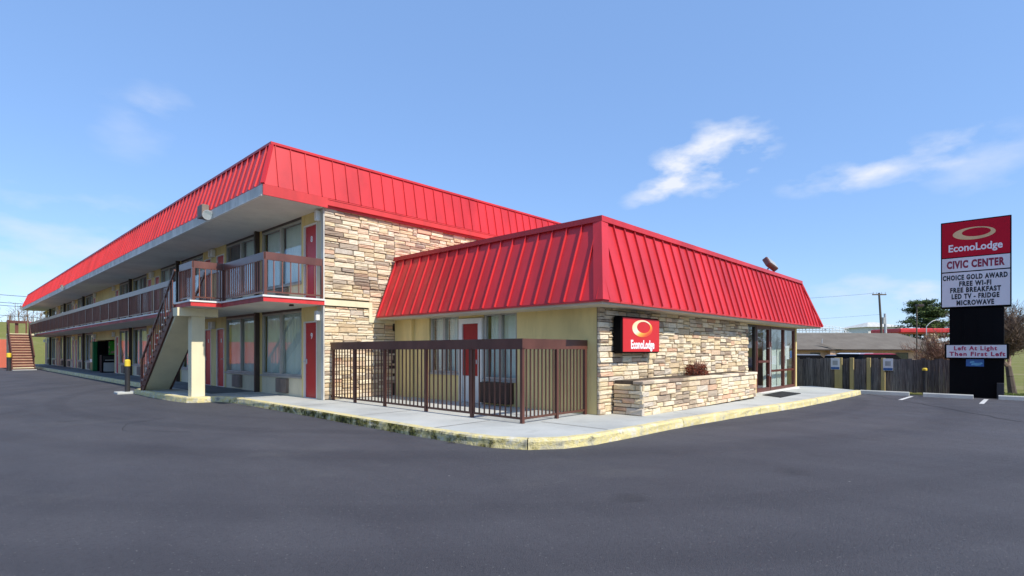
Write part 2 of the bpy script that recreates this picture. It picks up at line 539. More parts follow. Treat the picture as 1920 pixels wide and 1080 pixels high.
t = NT('brown_shingles')
p = t.pos()
a = t.noise(1.0, 6, .6, p); b = t.noise(30, 3, .6, p)
wv = t.node('ShaderNodeTexWave', bands_direction='Z'); wv.inputs['Scale'].default_value = 5; wv.inputs['Distortion'].default_value = .4
t.link(p, wv.inputs['Vector'])
c = t.ramp(a, [(.3, (.15, .128, .105)), (.7, (.20, .175, .145))])
c = t.mix(.4, c, t.ramp(b, [(.3, (.6, .6, .6)), (.6, (1, 1, 1))]), 'MULTIPLY')
t.bump(wv.outputs['Color'], .4, .02)
M['shingle'] = t.fin(c, .9, 0, .2)

def leafmat(name, c1, c2):
    t = NT(name)
    g = t.node('ShaderNodeNewGeometry')
    c = t.ramp(g.outputs['Random Per Island'], [(0, c1), (1, c2)])
    return t.fin(c, .75, 0, .25)
M['pine'] = leafmat('pine_needles', (.02, .045, .012), (.10, .135, .03))
M['dry_leaf'] = leafmat('dry_red_brown_leaves', (.07, .014, .010), (.26, .07, .035))
M['vine'] = leafmat('yellow_green_leaves', (.10, .11, .02), (.26, .24, .06))
M['moss'] = leafmat('moss_litter', (.03, .028, .012), (.16, .14, .04))
M['tan_leaf'] = leafmat('pale_dry_leaves', (.34, .22, .14), (.62, .48, .34))

t = NT('logo_gradient_print')
sx = t.node('ShaderNodeSeparateXYZ'); t.link(t.coord('Generated'), sx.inputs[0])
d = t.math('ADD', t.math('MULTIPLY', sx.outputs[0], .5), t.math('MULTIPLY', t.math('SUBTRACT', 1.0, sx.outputs[2]), .5))
M['logo_grad'] = t.fin(t.ramp(d, [(.25, (.85, .70, .42)), (.45, (.90, .82, .62)), (.6, (.88, .45, .06)), (.78, (.75, .09, .02)), (.9, (.62, .04, .03))]), .35)
t = NT('green_drink_print')
v = t.node('ShaderNodeTexVoronoi'); v.inputs['Scale'].default_value = 5
t.link(t.pos(), v.inputs['Vector'])
M['drink'] = t.fin(t.ramp(t.noise(6, 3), [(.42, (.05, .42, .03)), (.55, (.03, .25, .03)), (.62, (.45, .30, .22))]), .3)

# ------------------------------------------------------------------ terrain
def sstep(a, b, x):
    t = max(0.0, min(1.0, (x - a) / (b - a)))
    return t * t * (3 - 2 * t)

def gz(x, y=0.0):
    z = -.011 * (max(9.0, min(x, 24.0)) - 9.0)
    z -= .42 * sstep(25.6, 33.0, x)
    return z

def terrain(x, y):
    z = gz(x, y) - .06
    if x > 24.0: z += .055
    hill = 6.0 * sstep(69, 118, y) * (1 - sstep(8, 45, x))
    hill += 9.0 * sstep(-34, -75, x) * 0 + 7.0 * sstep(34, 80, -x)
    roll = noise.noise(Vector((x * .012, y * .012, 3.1))) * 3.0 * sstep(70, 200, math.hypot(x, y))
    far = 26.0 * sstep(300, 900, math.hypot(x, y)) * (.6 + .6 * noise.noise(Vector((x * .002, y * .002, 9.0))))
    return z + max(0, hill + roll * (.35 if hill > 0 else .2)) + max(0, far) * (1 - sstep(35, 60, x) * .75)

def axis(lo, hi, extra):
    s = set(extra)
    v = 0.0; step = 3.0
    while v < hi: s.add(round(v, 2)); v += step; step *= 1.06
    v = 0.0; step = 3.0
    while v > lo: s.add(round(v, 2)); v -= step; step *= 1.06
    return sorted(s)
xs = axis(-1600, 1600, [9, 24, 24.01, 24.6, 25.6, 26.5, 27.5, 28.5, 29.5, 30.5, 31.5, 33, 35, 38])
ys = axis(-1600, 1600, [66, 69, 72, 76, 80, 84, 88, 92, 96, 100, 105, 110, 115, 118, 124])
vs = [(x, y, terrain(x, y)) for y in ys for x in xs]
nx = len(xs)
fs = [(j * nx + i, j * nx + i + 1, (j + 1) * nx + i + 1, (j + 1) * nx + i) for j in range(len(ys) - 1) for i in range(nx - 1)]
me = bpy.data.meshes.new('ground'); me.from_pydata(vs, [], fs); me.update()
g = finish('ground', me, M['grass']); tag(g, 'green and tan winter grass ground rising to a bank', kind='structure')
smooth(g, 60)

# parking lot: one asphalt sheet that falls gently to the right
lot = MB()
LX = [-32, -20, -10, 0, 9, 14, 19, 23.75]
LY = [-40, -20, 0, 20, 40, 62]
for i in range(len(LX) - 1):
    for j in range(len(LY) - 1):
        a, b, c_, d = LX[i], LX[i + 1], LY[j], LY[j + 1]
        lot.face([(a, c_, gz(a)), (b, c_, gz(b)), (b, d, gz(b)), (a, d, gz(a))])
lot_o = lot.build('parking_lot', M['asphalt']); tag(lot_o, 'dark grey asphalt parking lot', kind='structure')

def strip(name, pts, w, mat, parent, dz=.004):
    m = MB()
    for (a, b) in zip(pts[:-1], pts[1:]):
        a, b = Vector(a), Vector(b)
        n = Vector((-(b - a).y, (b - a).x)).normalized() * (w / 2)
        q = [a - n, b - n, b + n, a + n]
        m.face([(p.x, p.y, gz(p.x) + dz) for p in q])
    return m.build(name, mat, parent)
strip('parking_line', [(20.6, 2.60), (22.9, 2.55)], .11, M['line_paint'], lot_o)
strip('parking_line', [(20.75, .68), (23.2, .64)], .11, M['line_paint'], lot_o)
rr = random.Random(3)
for (cx, cy, ang0, n_) in ((3.0, 10.5, 1.9, 22), (1.2, 30, 1.5, 30)):
    q, cr = Vector((cx, cy)), [(cx, cy)]
    for k in range(n_):
        ang0 += rr.gauss(0, .28); q = q + Vector((math.cos(ang0), math.sin(ang0))) * rr.uniform(.08, .22); cr.append((q.x, q.y))
    strip('asphalt_crack', cr, .012, M['seam'], lot_o, .003)
sm = []
for k in range(25):
    f = k / 24
    sm.append((23.0 - 8.6 * f, 3.9 - 4.6 * f + .05 * math.sin(k * 1.7) + .03 * math.sin(k * 4.1)))
strip('asphalt_seam', sm, .035, M['seam'], lot_o)

# ------------------------------------------------------------------ walkway and kerb
WK = .15
def arc(cx, cy, r, a0, a1, n):
    return [(cx + r * math.cos(rad(a0 + (a1 - a0) * i / n)), cy + r * math.sin(rad(a0 + (a1 - a0) * i / n))) for i in range(n + 1)]
edge = [(5.22, 66.6), (5.22, 60), (5.22, 50), (5.25, 40), (5.28, 30), (5.32, 22.2), (4.75, 21.6), (4.42, 21.25), (4.42, 19.5), (4.5, 17.2), (4.62, 16.5), (4.82, 16.25), (5.15, 16.2), (5.35, 16.0), (5.48, 15.4), (5.5, 12), (5.46, 9), (5.44, 7.2)]
edge += [(5.46, 6.3), (5.55, 5.6), (5.78, 5.1), (6.2, 4.78), (6.8, 4.63), (8, 4.56), (9.9, 4.5), (12.3, 4.36), (15.3, 4.1), (18.5, 4.02), (21.5, 3.98), (22.6, 4.0)]
# fine resample
path = []
for a, b in zip(edge[:-1], edge[1:]):
    a, b = Vector(a), Vector(b)
    n = max(1, int((b - a).length / .35))
    for i in range(n): path.append(a.lerp(b, i / n))
path.append(Vector(edge[-1]))
wk = MB()
poly = [(p.x, p.y) for p in path] + [(24.3, 6.0), (22.3, 6.9), (9.6, 6.9), (9.6, 13.3), (8.2, 66.6)]
bm = bmesh.new()
KW = .16
def inner(i, off):
    p = path[i]
    a = path[max(0, i - 1)]; b = path[min(len(path) - 1, i + 1)]
    d = (b - a).normalized()
    n = Vector((-d.y, d.x))           # left of travel = towards the building
    return p + n * off
inn = [inner(i, KW) for i in range(len(path))]
vs2 = [bm.verts.new((p.x, p.y, gz(p.x) + WK - .004)) for p in inn] + [bm.verts.new((x, y, gz(x) + WK - .004)) for x, y in poly[len(path):]]
es = [bm.edges.new((vs2[i], vs2[(i + 1) % len(vs2)])) for i in range(len(vs2))]
bmesh.ops.triangle_fill(bm, edges=es, use_beauty=True)
bmesh.ops.recalc_face_normals(bm, faces=bm.faces[:])
if sum(f.normal.z for f in bm.faces) < 0: bmesh.ops.reverse_faces(bm, faces=bm.faces[:])
me = bpy.data.meshes.new('walkway'); bm.to_mesh(me); bm.free()
walk = finish('walkway', me, M['concrete']); tag(walk, 'pale grey concrete walkway round the motel', kind='structure')
# scored joints of the walkway
for (a, b) in [((5.62, 12.0), (6.9, 12.0)), ((5.62, 9.4), (6.9, 9.4)), ((5.6, 7.0), (6.9, 7.0)), ((7.4, 4.8), (7.4, 6.2)), ((10.5, 4.68), (10.5, 5.2)), ((13.5, 4.5), (13.5, 5.2)), ((16.5, 4.3), (16.5, 6)), ((19.5, 4.25), (19.5, 6)),
               ((5.6, 15.0), (6.7, 15.0)), ((5.45, 22.5), (6.7, 22.5)), ((5.45, 27), (6.7, 27))]:
    strip('walkway_joint', [a, b], .018, M['mortar'], walk, WK + .002)

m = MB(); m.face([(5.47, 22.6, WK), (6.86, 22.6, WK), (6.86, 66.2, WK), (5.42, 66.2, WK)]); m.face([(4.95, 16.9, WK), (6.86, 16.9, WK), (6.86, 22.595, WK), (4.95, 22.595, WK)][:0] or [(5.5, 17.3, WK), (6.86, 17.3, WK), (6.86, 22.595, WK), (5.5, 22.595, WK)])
m.build('floor_shade', M['shade_concrete'], walk)  # darker sheet over the walkway, paints in the shade below the balcony
kerb_e = empty('kerb'); tag(kerb_e, 'worn yellow painted concrete kerb with moss', kind='structure')
prof = [(-.012, -.05), (-.005, .05), (.0, .115), (.012, .142), (.035, .152), (KW - .01, .153), (KW + .01, .147)]
seglen = 9
i0 = 0
while i0 < len(path) - 1:
    i1 = min(len(path) - 1, i0 + seglen)
    m = MB()
    rings = []
    for i in range(i0, i1 + 1):
        ring = []
        for k, (o_, z_) in enumerate(prof):
            off = o_ + (.018 * noise.noise(Vector((path[i].x * 2.3, path[i].y * 2.3, z_ * 14))) if k < 4 else 0)
            q = inner(i, off)
            if i == i0: q = q + (path[min(i + 1, len(path) - 1)] - path[i]).normalized() * .008
            if i == i1: q = q - (path[i] - path[i - 1]).normalized() * .008
            ring.append((q.x, q.y, gz(q.x) + z_))
        rings.append(ring)
    for ra, rb in zip(rings[:-1], rings[1:]):
        for k in range(len(prof) - 1):
            m.face([ra[k], rb[k], rb[k + 1], ra[k + 1]])
    m.face(rings[0]); m.face(rings[-1][::-1])
    o = m.build('kerb_stone', M['kerb'], kerb_e)
    i0 = i1

# stepping slab at the near bollard
m = MB(); m.box(3.95, 21.2, -.02, 4.5, 21.75, .07, ch=.02); m.build('concrete_pad', M['concrete'], kerb_e)

# moss and litter in the gutter of the kerb
m = MB()
for k in range(420):
    i = random.choice([i for i in range(len(path)) if 4 < path[i].y < 15 and path[i].x < 5.6 and path[i].y > 6])
    if noise.noise(Vector((path[i].x, path[i].y, 4))) < -.15: continue
    p = inner(i, -random.uniform(.0, .06) - random.random() ** 3 * .08) + Vector((random.uniform(-.15, .15), random.uniform(-.15, .15))) * .5
    s = random.uniform(.008, .022)
    z = random.uniform(.005, .03)
    a = random.random() * 6.28
    m.face([(p.x + s * math.cos(a + q), p.y + s * math.sin(a + q), z + random.uniform(0, s * .5)) for q in (0, 2.1, 4.2)])
o = m.build('moss', M['moss'], None, fixn=False); tag(o, 'moss and leaf litter along the kerb foot', 'moss', kind='stuff')

# ------------------------------------------------------------------ stone facing generator
def stone_variants(n=7):
    out = []
    for k in range(n):
        rr = random.Random(k + 50)
        def j(a): return rr.uniform(-a, a)
        back = [(0, 0, 0), (1, 0, 0), (1, 0, 1), (0, 0, 1)]
        mid = [(0 + abs(j(.015)), .72 + j(.1), 0 + abs(j(.05))), (1 - abs(j(.015)), .72 + j(.1), abs(j(.05))), (1 - abs(j(.015)), .72 + j(.1), 1 - abs(j(.05))), (abs(j(.015)), .72 + j(.1), 1 - abs(j(.05)))]
        fr_ = [(.035 + j(.015), 1 + j(.12), .10 + j(.05)), (.965 + j(.015), 1 + j(.12), .10 + j(.05)), (.965 + j(.015), 1 + j(.12), .90 + j(.05)), (.035 + j(.015), 1 + j(.12), .90 + j(.05))]
        ctr = [(.33 + j(.1), 1.05 + j(.16), .5 + j(.15)), (.67 + j(.1), 1.05 + j(.16), .5 + j(.15))]
        V = back + mid + fr_ + ctr
        F = []
        for b in (0, 4):
            for i in range(4):
                F.append((b + i, b + (i + 1) % 4, b + 4 + (i + 1) % 4, b + 4 + i))
        F += [(8, 9, 13, 12), (9, 10, 13), (10, 11, 12, 13), (11, 8, 12)]
        out.append((V, F))
    return out
SV = stone_variants()
SMESH = []
for V, F in SV:
    me = bpy.data.meshes.new('stone'); me.from_pydata(V, [], F); me.update()
    bm = bmesh.new(); bm.from_mesh(me); bmesh.ops.recalc_face_normals(bm, faces=bm.faces[:]); bm.to_mesh(me); bm.free()
    me.materials.append(M['stone']); SMESH.append(me)

def layout(W, Hh, rr, hs=None):
    """ledge stone: each stone is laid on the lowest spot of the wall built so far"""
    sky_ = [[0.0, W, 0.0]]
    res = []
    while True:
        i = min(range(len(sky_)), key=lambda k: (sky_[k][2], sky_[k][0]))
        x0, x1, z = sky_[i]
        if z > Hh - .02: break
        h = rr.choice((.055, .07, .08, .09, .09, .105, .105, .12, .15))
        w = h * rr.uniform(1.6, 4.6) + .08
        w = max(.16, min(.62, w))
        if x1 - x0 - w < .14: w = x1 - x0
        if w > .66: w = w / 2
        nb = [sky_[k][2] for k in (i - 1, i + 1) if 0 <= k < len(sky_)]
        for q in nb:
            if 0.035 < q - z and abs(q - z - h) < .035: h = q - z
        if z + h > Hh - .05: h = Hh - z
        res.append((x0, z, w, h))
        new = [[x0, x0 + w, z + h]]
        if x1 - x0 - w > 1e-6: new.append([x0 + w, x1, z])
        sky_[i:i + 1] = new
        k = 0
        while k < len(sky_) - 1:
            if abs(sky_[k][2] - sky_[k + 1][2]) < 1e-6:
                sky_[k][1] = sky_[k + 1][1]; del sky_[k + 1]
            else: k += 1
    return res

def stones(parent, rects, frame, nmax, rr, name='stone'):
    """rects (x, z, w, h) on a wall; frame maps (x, z) to a point and gives along/out axes. nearest nmax are single parts, the rest one mesh"""
    og, ax, out = frame
    items = []
    for (x, z, w, h) in rects:
        c = og + ax * (x + w / 2) + Vector((0, 0, z + h / 2))
        items.append((w * h / (c - Vector((0, 0, H))).length ** 2, x, z, w, h))
    items.sort(reverse=True)
    rest = MB()
    rot = Matrix((ax, out, Vector((0, 0, 1)))).transposed()
    for k, (_, x, z, w, h) in enumerate(items):
        gapx, gapz = rr.uniform(.004, .009), rr.uniform(.004, .010)
        dep = rr.uniform(.045, .085)
        vi = rr.randrange(len(SMESH))
        p = og + ax * (x + gapx / 2) + Vector((0, 0, z + gapz / 2))
        sc = Vector((w - gapx, dep, h - gapz))
        if k < nmax:
            o = bpy.data.objects.new(name, SMESH[vi]); COL.objects.link(o)
            o.parent = parent
            mw = Matrix.Translation(p) @ rot.to_4x4() @ Matrix.Diagonal((*sc, 1))
            o.matrix_local = mw
        else:
            V, F = SV[vi]; b = len(rest.v)
            for v in V:
                q = p + ax * (v[0] * sc.x) + out * (v[1] * sc.y) + Vector((0, 0, v[2] * sc.z))
                rest.v.append(tuple(q))
            for f in F:
                rest.f.append(tuple(b + i for i in f)); rest.m.append(0)
    if rest.v:
        o = rest.build('stone_facing', M['stone'], parent)
        o['kind'] = 'stuff'

# ------------------------------------------------------------------ standing seam roofs
def clip_poly(poly, nvec, d):
    """keep the side n.p <= d (2D)"""
    out = []
    for i in range(len(poly)):
        a, b = poly[i], poly[(i + 1) % len(poly)]
        da = a[0] * nvec[0] + a[1] * nvec[1] - d; db = b[0] * nvec[0] + b[1] * nvec[1] - d
        if da <= 0: out.append(a)
        if (da < 0 < db) or (db < 0 < da):
            t_ = da / (da - db); out.append((a[0] + (b[0] - a[0]) * t_, a[1] + (b[1] - a[1]) * t_))
    return out

def seam_panels(parent, E0, E1, R0, R1, start, pitch, mat, lift=.012, ribh=.045, ribw=.03):
    """panels on the slope with eave E0-E1 and ridge R0-R1 (3D); the ribs stand at start + k*pitch along the eave from E0"""
    E0, E1, R0, R1 = map(Vector, (E0, E1, R0, R1))
    ax = (E1 - E0); L = ax.length; ax.normalize()
    up = (R0 - E0); up = up - ax * up.dot(ax); Hs = up.length; up.normalize()
    n = ax.cross(up)
    if n.z < 0: n = -n
    a0 = (R0 - E0).dot(ax); a1 = (R1 - E0).dot(ax)      # ridge extent along the eave axis
    shared = {}
    k0 = math.floor(-start / pitch) - 1
    s = start + k0 * pitch
    while s < L:
        q = [(s, 0), (s + pitch, 0), (s + pitch, Hs), (s, Hs)]
        # left bound: line from (0,0) to (a0,Hs); right bound: (L,0) to (a1,Hs)
        q = clip_poly(q, (-Hs, a0), 0.0)
        if len(q) >= 3: q = clip_poly(q, (Hs, (L - a1)), Hs * L)
        if len(q) >= 3:
            full = all(any(abs(p[0] - c[0]) < 1e-4 and abs(p[1] - c[1]) < 1e-4 for p in q) for c in [(s, 0), (s + pitch, 0), (s + pitch, Hs), (s, Hs)]) and len(q) == 4
            def mk():
                m = MB()
                P = lambda a, b, c: (ax * (a - s) + up * b + n * c)
                top = [P(a, b, lift) for a, b in q]; bot = [P(a, b, lift - .010) for a, b in q]
                m.face(top)
                for i in range(len(q)):
                    j = (i + 1) % len(q)
                    m.face([bot[i], bot[j], top[j], top[i]])
                # rib on the low-s edge of the panel
                zs = [b for a, b in q if abs(a - s) < 1e-3]
                if len(zs) >= 2 and max(zs) - min(zs) > .05:
                    z0, z1 = min(zs), max(zs) - .03
                    h = ribw / 2
                    A = [P(s - h, z0, lift), P(s + h, z0, lift), P(s + h, z1, lift), P(s - h, z1, lift), P(s - h * .7, z0, lift + ribh), P(s + h * .7, z0, lift + ribh), P(s + h * .7, z1, lift + ribh), P(s - h * .7, z1, lift + ribh)]
                    m.hexa(A)
                return m.mesh('roof_panel', [mat], True)
            if full:
                if 'f' not in shared: shared['f'] = mk()
                me = shared['f']
            else: me = mk()
            o = bpy.data.objects.new('roof_panel', me); COL.objects.link(o); o.parent = parent
            o.location = E0 + ax * s
        s += pitch

# ------------------------------------------------------------------ MAIN BLOCK
YA, YE = 13.0, 66.3
XF, XB = 6.8, 19.0
block = empty('motel_block', (6.8, 13.0, 0))
def B(o):        # parent keeping world coordinates (block sits unrotated at its base)
    return o
block.location = (0, 0, 0)
tag(block, 'long two-storey motel block with red metal mansard roof and exterior balcony', 'motel')

D1, D2, SL, EV = WK, 2.75, 2.60, 5.11     # floor 1, floor 2, slab underside, soffit
UW = 4.02
units = []
y = 13.1
for k in range(6):
    units.append((y, y + UW, k % 2 == 1)); y += UW
ALC0, ALC1 = y, 42.3
y = ALC1
for k in range(6):
    units.append((y, y + 4.0, k % 2 == 1)); y += 4.0

wall = MB()
# body of the block: end walls, back wall (inside stays dark)
wall.box(XF + .02, YA + .12, .0, XB, YA + .35, EV)                # end wall behind the stone
wall.box(XB - .2, YA + .35, 0, XB, YE, EV)
wall.box(XF + .02, YE - .25, 0, XB - .2, YE, EV)
wall.box(XF + .02, YA + .35, SL, XB - .2, YE - .25, D2 - .01)         # floor slab
wall.box(XF + 2.6, YA + .35, 0, XF + 2.75, YE - .25, EV)       # inner partition
wall.box(XF, YA + .121, WK - .05, XF + .16, 13.1, EV)                # corner strip
def ground_wall(z0, ztop, sill):
    for (a, b, flip) in units:
        W = b - a
        def yy(s, e):
            return (b - e, b - s) if flip else (a + s, a + e)
        p0, p1 = yy(0.0, .28); wall.box(XF, p0, z0 - .02, XF + .16, p1, ztop)           # pier
        p0, p1 = yy(1.03, 1.17); wall.box(XF, p0, z0 - .02, XF + .16, p1, ztop)
        p0, p1 = yy(.28, 1.03); wall.box(XF + .01, p0, z0 + 2.06, XF + .15, p1, ztop)      # over the door
        p0, p1 = yy(W - .16, W); wall.box(XF, p0, z0 - .02, XF + .16, p1, ztop)
ground_wall(D1, SL, .7)
ground_wall(D2, EV, .7)
# alcove: back and sides; upper storey closed panel
wall.box(XF + 2.3, ALC0 - .1, 0, XF + 2.45, ALC1 + .1, SL)
wall.box(XF + .17, ALC1 - .16, 0, XF + 2.3, ALC1 - .02, SL)
wall.box(XF + .17, ALC0 + .02, 0, XF + 2.3, ALC0 + .16, SL)
wall.box(XF + .03, ALC0, SL - .55, XF + .13, ALC1, SL)
wall.box(XF + .02, ALC0, D2 - .01, XF + .14, ALC1, EV)
wall.build('wall', M['cream'], block)

# windows, doors, air conditioners, posts for each room front
def curtain_mesh(W, Hh, amp=.035, waves=11, seed=0):
    rr = random.Random(seed)
    m = MB(); n = waves * 4
    ph = rr.random() * 6
    for i in range(n):
        y0, y1 = W * i / n, W * (i + 1) / n
        f = lambda yv: amp * (math.sin(yv / W * waves * 6.283 + ph + .8 * math.sin(yv * 3.1 + ph)) + .4 * math.sin(yv / W * waves * 14 + ph))
        m.face([(f(y0), y0, 0), (f(y1), y1, 0), (f(y1) * .6, y1, Hh), (f(y0) * .6, y0, Hh)])
    return m
WMESH = {}
def window(parent, y0, y1, z0, z1, x=XF, seed=0, upper=False, near=True):
    mats = M['grey_frame']
    key = (round(y1 - y0, 3), round(z1 - z0, 3))
    W, Hh = y1 - y0, z1 - z0
    ww = empty_mesh = None
    if ('f',) + key not in WMESH:
        m = MB(); t_ = .055
        m.box(.02, 0, 0, .10, W, t_); m.box(.02, 0, Hh - t_, .10, W, Hh)
        m.box(.02, 0, t_, .10, t_, Hh - t_); m.box(.02, W - t_, t_, .10, W, Hh - t_)
        m.box(.0, W / 2 - .04, t_, .10, W / 2 + .04, Hh - t_)
        m.box(-.04, -.03, -.05, .11, W + .03, -.004)
        WMESH[('f',) + key] = m.mesh('window', [M['grey_frame']])
        m = MB(); m.box(.056, .055, .055, .064, W / 2 - .04, Hh - .055); WMESH[('p',) + key] = m.mesh('pane', [M['glass']])
    o = finish('window', WMESH[('f',) + key], None, parent, (x, y0, z0))
    for s in (0, 1):
        finish('pane', WMESH[('p',) + key], None, o, (0, s * (W / 2 - .0155 + .0), 0) if s else (0, 0, 0))
    rr = random.Random(seed)
    for s in (0, 1):
        q = rr.random()
        full = q < .6
        cw = W / 2 - .03 if full else (W / 2) * rr.uniform(.35, .75)
        y_ = .04 + s * W / 2 if (full or s == 0) else W - .05 - cw
        cm = curtain_mesh(cw, Hh - .06, .03, max(4, int(cw * 9)), seed * 2 + s)
        cm.build('curtain', M['curtain'] if rr.random() < .9 else M['curtain_dark'], o, (.19, y_, .03), fixn=False)
    return o

DOORM = {}
def door(parent, y0, z0, x=XF, flip=False, num=None):
    if 'd' not in DOORM:
        m = MB(); m.cbox(.035, .045, .012, .085, .705, 2.02, .006); DOORM['d'] = m.mesh('door', [M['door_red']])
        m = MB(); m.box(-.012, 0, 0, .12, .04, 2.06); m.box(-.012, .71, 0, .12, .75, 2.06); m.box(-.012, .04, 2.025, .12, .71, 2.06); m.box(-.01, .04, -.01, .12, .71, .008)
        DOORM['f'] = m.mesh('door_frame', [M['white_trim']])
        m = MB(); m.box(.012, 0, -.07, .036, .05, .07, ch=.008); m.tube((-.03, .025, .0), (.02, .025, 0), .02, n=10); m.tube((-.03, .025, 0), (-.03, .12, 0), .011, n=8)
        DOORM['h'] = m.mesh('handle', [M['handle']])
        m = MB(); m.box(.026, -.045, -.06, .036, .045, .075, ch=.004); DOORM['n'] = m.mesh('number_plate', [M['white_trim']])
    o = finish('door', DOORM['d'], None, parent, (x, y0, z0))
    finish('door_frame', DOORM['f'], None, o)
    h = finish('handle', DOORM['h'], None, o, (0, .62 if not flip else .09, .98))
    if flip: pass
    if num is None:
        finish('number_plate', DOORM['n'], None, o, (0, .375, 1.62))
    return o

def text_mesh(s, size, bold=0.0, ext=.004, shear=0.0, align='CENTER', sx=1.0, spacing=1.0):
    cu = bpy.data.curves.new('txt', 'FONT')
    cu.body = s; cu.size = size; cu.offset = bold; cu.extrude = ext; cu.align_x = align; cu.align_y = 'CENTER'; cu.shear = shear
    cu.space_character = spacing
    cu.resolution_u = 3
    o = bpy.data.objects.new('txt', cu)
    me = bpy.data.meshes.new_from_object(o)
    bpy.data.objects.remove(o); bpy.data.curves.remove(cu)
    for v in me.vertices: v.co.x *= sx
    return me

def text_on(name, s, size, mat, parent, loc, facing, bold=0.0, sx=1.0, fit=None, ext=.004, spacing=1.0):
    """facing '-Y' (reads along +X) or '-X' (reads along -Y); one object for each word"""
    def mk(q): return text_mesh(q, size, bold, ext, 0, 'LEFT', sx, spacing)
    def xr(me): return min(v.co.x for v in me.vertices), max(v.co.x for v in me.vertices)
    x0, x1 = xr(mk(s))
    k = fit / (x1 - x0) if fit else 1.0
    pos = 0
    for w_ in s.split(' '):
        pos += len(w_)
        me = mk(w_)
        sh_ = xr(mk(s[:pos]))[1] - xr(me)[1]
        for v in me.vertices: v.co.x = (v.co.x + sh_ - (x0 + x1) / 2) * k
        pos += 1
        me.materials.clear(); me.materials.append(mat)
        o = finish(name, me, None, parent, loc)
        o.rotation_euler = (rad(90), 0, 0) if facing == '-Y' else (rad(90), 0, rad(-90))
    return o

acm = MB(); acm.box(-.10, 0, 0, .05, .66, .40, ch=.012)
for k in range(9):
    acm.box(-.108, .04, .035 + k * .036, -.098, .62, .055 + k * .036)
AC = acm.mesh('air_conditioner', [M['ac']])
lampm = MB(); lampm.cbox(-.14, -.06, 0, -.002, .06, .26, .015)
LAMP = lampm.mesh('wall_lamp', [M['white_trim']])
apm = {}
for fl, (z0, ztop) in enumerate(((D1, SL), (D2, EV))):
    for k, (a, b, flip) in enumerate(units):
        W = b - a
        def yy(s, e): return (b - e, b - s) if flip else (a + s, a + e)
        d0, d1 = yy(.28, 1.03)
        dd = door(block, d0, z0, flip=flip, num=0 if (k == 0) else None)
        if k == 0:
            me_n = text_on('number', '9' if fl == 0 else '8', .22, M['letter_white'], dd, (.034, .375, 1.66), '-X', .006)
        w0, w1 = yy(1.18, W - .17)
        sill = z0 + .55
        wo = window(block, w0 + .005, w1 - .005, sill, ztop - .07, seed=k * 7 + fl * 31 + 3)
        m = MB(); m.box(XF + .012, w0 + .004, z0 - .02, XF + .13, w1 - .004, sill - .055); m.build('apron_panel', M['apron'], block)
        m = MB(); m.box(XF + .015, w0, ztop - .069, XF + .12, w1, ztop - .001); m.build('window_head', M['dark_frame'], block)
        c = (w0 + w1) / 2
        finish('air_conditioner', AC, None, block, (XF + .01, c - .33 + (.2 if flip else -.2), z0 + .07))
        finish('wall_lamp', LAMP, None, block, (XF - .001, (d0 - .16) if not flip else (d1 + .16), z0 + 2.05))
        if not flip:
            m = MB(); m.box(XF - .14, b - .05, z0 - .01, XF - .005, b + .05, ztop + .02); m.build('post', M['dark_frame'], block)

# end wall: stone facing towards -Y
stw = MB(); stw.box(XF + .003, YA + .06, .02, XB, YA + .118, 5.30)
stone_wall = stw.build('stone_wall', M['mortar'], block)
rr = random.Random(11)
rects = []
for (x, z, w, h) in layout(XB - XF - 3.0, 5.12, rr):
    X0, X1, Z0, Z1 = XF + x, XF + x + w, .15 + z, .15 + z + h
    # cut away what lies behind the office wing and its roof
    if X0 > 9.0 and Z1 < 3.9: continue
    if X0 > 8.75 and Z1 < 2.4: continue
    # trim band
    if X0 < 8.15 and Z1 > 2.585 and Z0 < 2.765:
        if Z0 < 2.585 - .05: h = 2.58 - Z0
        elif Z1 > 2.765 + .05: z, h = 2.77 - .15, Z1 - 2.77
        else: continue
    rects.append((x, z, w, h))
stones(stone_wall, rects, (Vector((XF, YA + .07, .15)), Vector((1, 0, 0)), Vector((0, -1, 0))), 300, rr)
m = MB(); m.box(XF - .02, YA - .035, 2.60, 8.1, YA + .055, 2.752); m.box(8.102, YA - .035, 2.2, 8.2, YA + .055, 2.752); m.box(8.202, YA - .03, 2.2, 8.95, YA + .055, 2.36)
m.build('trim_band', M['cream_light'], block)
m = MB(); m.box(XF - .035, YA - .02, WK, XF - .003, YA + .10, 5.1); m.build('corner_trim', M['gutter'], block)
m = MB(); m.box(XF - .016, YA + .101, WK, XF - .002, 13.37, 2.59); m.build('corner_board', M['apron'], block)
m = MB(); m.box(XF - .016, YA + .101, D2, XF - .002, 13.37, 5.1); m.build('corner_board', M['apron'], block)

# balcony
DX = 5.25
bal = MB()
bal.box(DX, YA - .05, SL, XF + .018, 62.2, D2 - .012)
bal.box(4.5, 15.68, SL + .002, DX - .002, 17.0, D2 - .012)
bal_o = bal.build('balcony_deck', M['soffit'], block)
m = MB()
def band(x0, y0, x1, y1, z0, z1, t_, mi): m.box(min(x0, x1) - (t_ if x0 == x1 else 0), min(y0, y1) - (t_ if y0 == y1 else 0), z0, max(x0, x1), max(y0, y1), z1, mi)
band(DX - .03, YA - .08, XF - .04, YA - .08 + .0, SL + .005, D2 - .05, .012, 0)
m.v.clear(); m.f.clear(); m.m.clear()
m.box(DX - .018, YA - .068, SL - .004, XF - .03, YA - .052, D2 - .045); m.build('fascia', M['red_trim'], bal_o); m = MB()
m.box(4.484, 15.662, SL - .004, DX - .02, 15.678, D2 - .045)
m.build('fascia', M['red_trim'], bal_o)
m = MB()
m.box(DX - .018, YA - .05, SL - .004, DX - .002, 15.66, D2 - .045)
m.box(4.484, 15.68, SL - .004, 4.498, 17.0, D2 - .045)
m.box(DX - .018, 17.0, SL - .004, DX - .002, 62.2, D2 - .045)
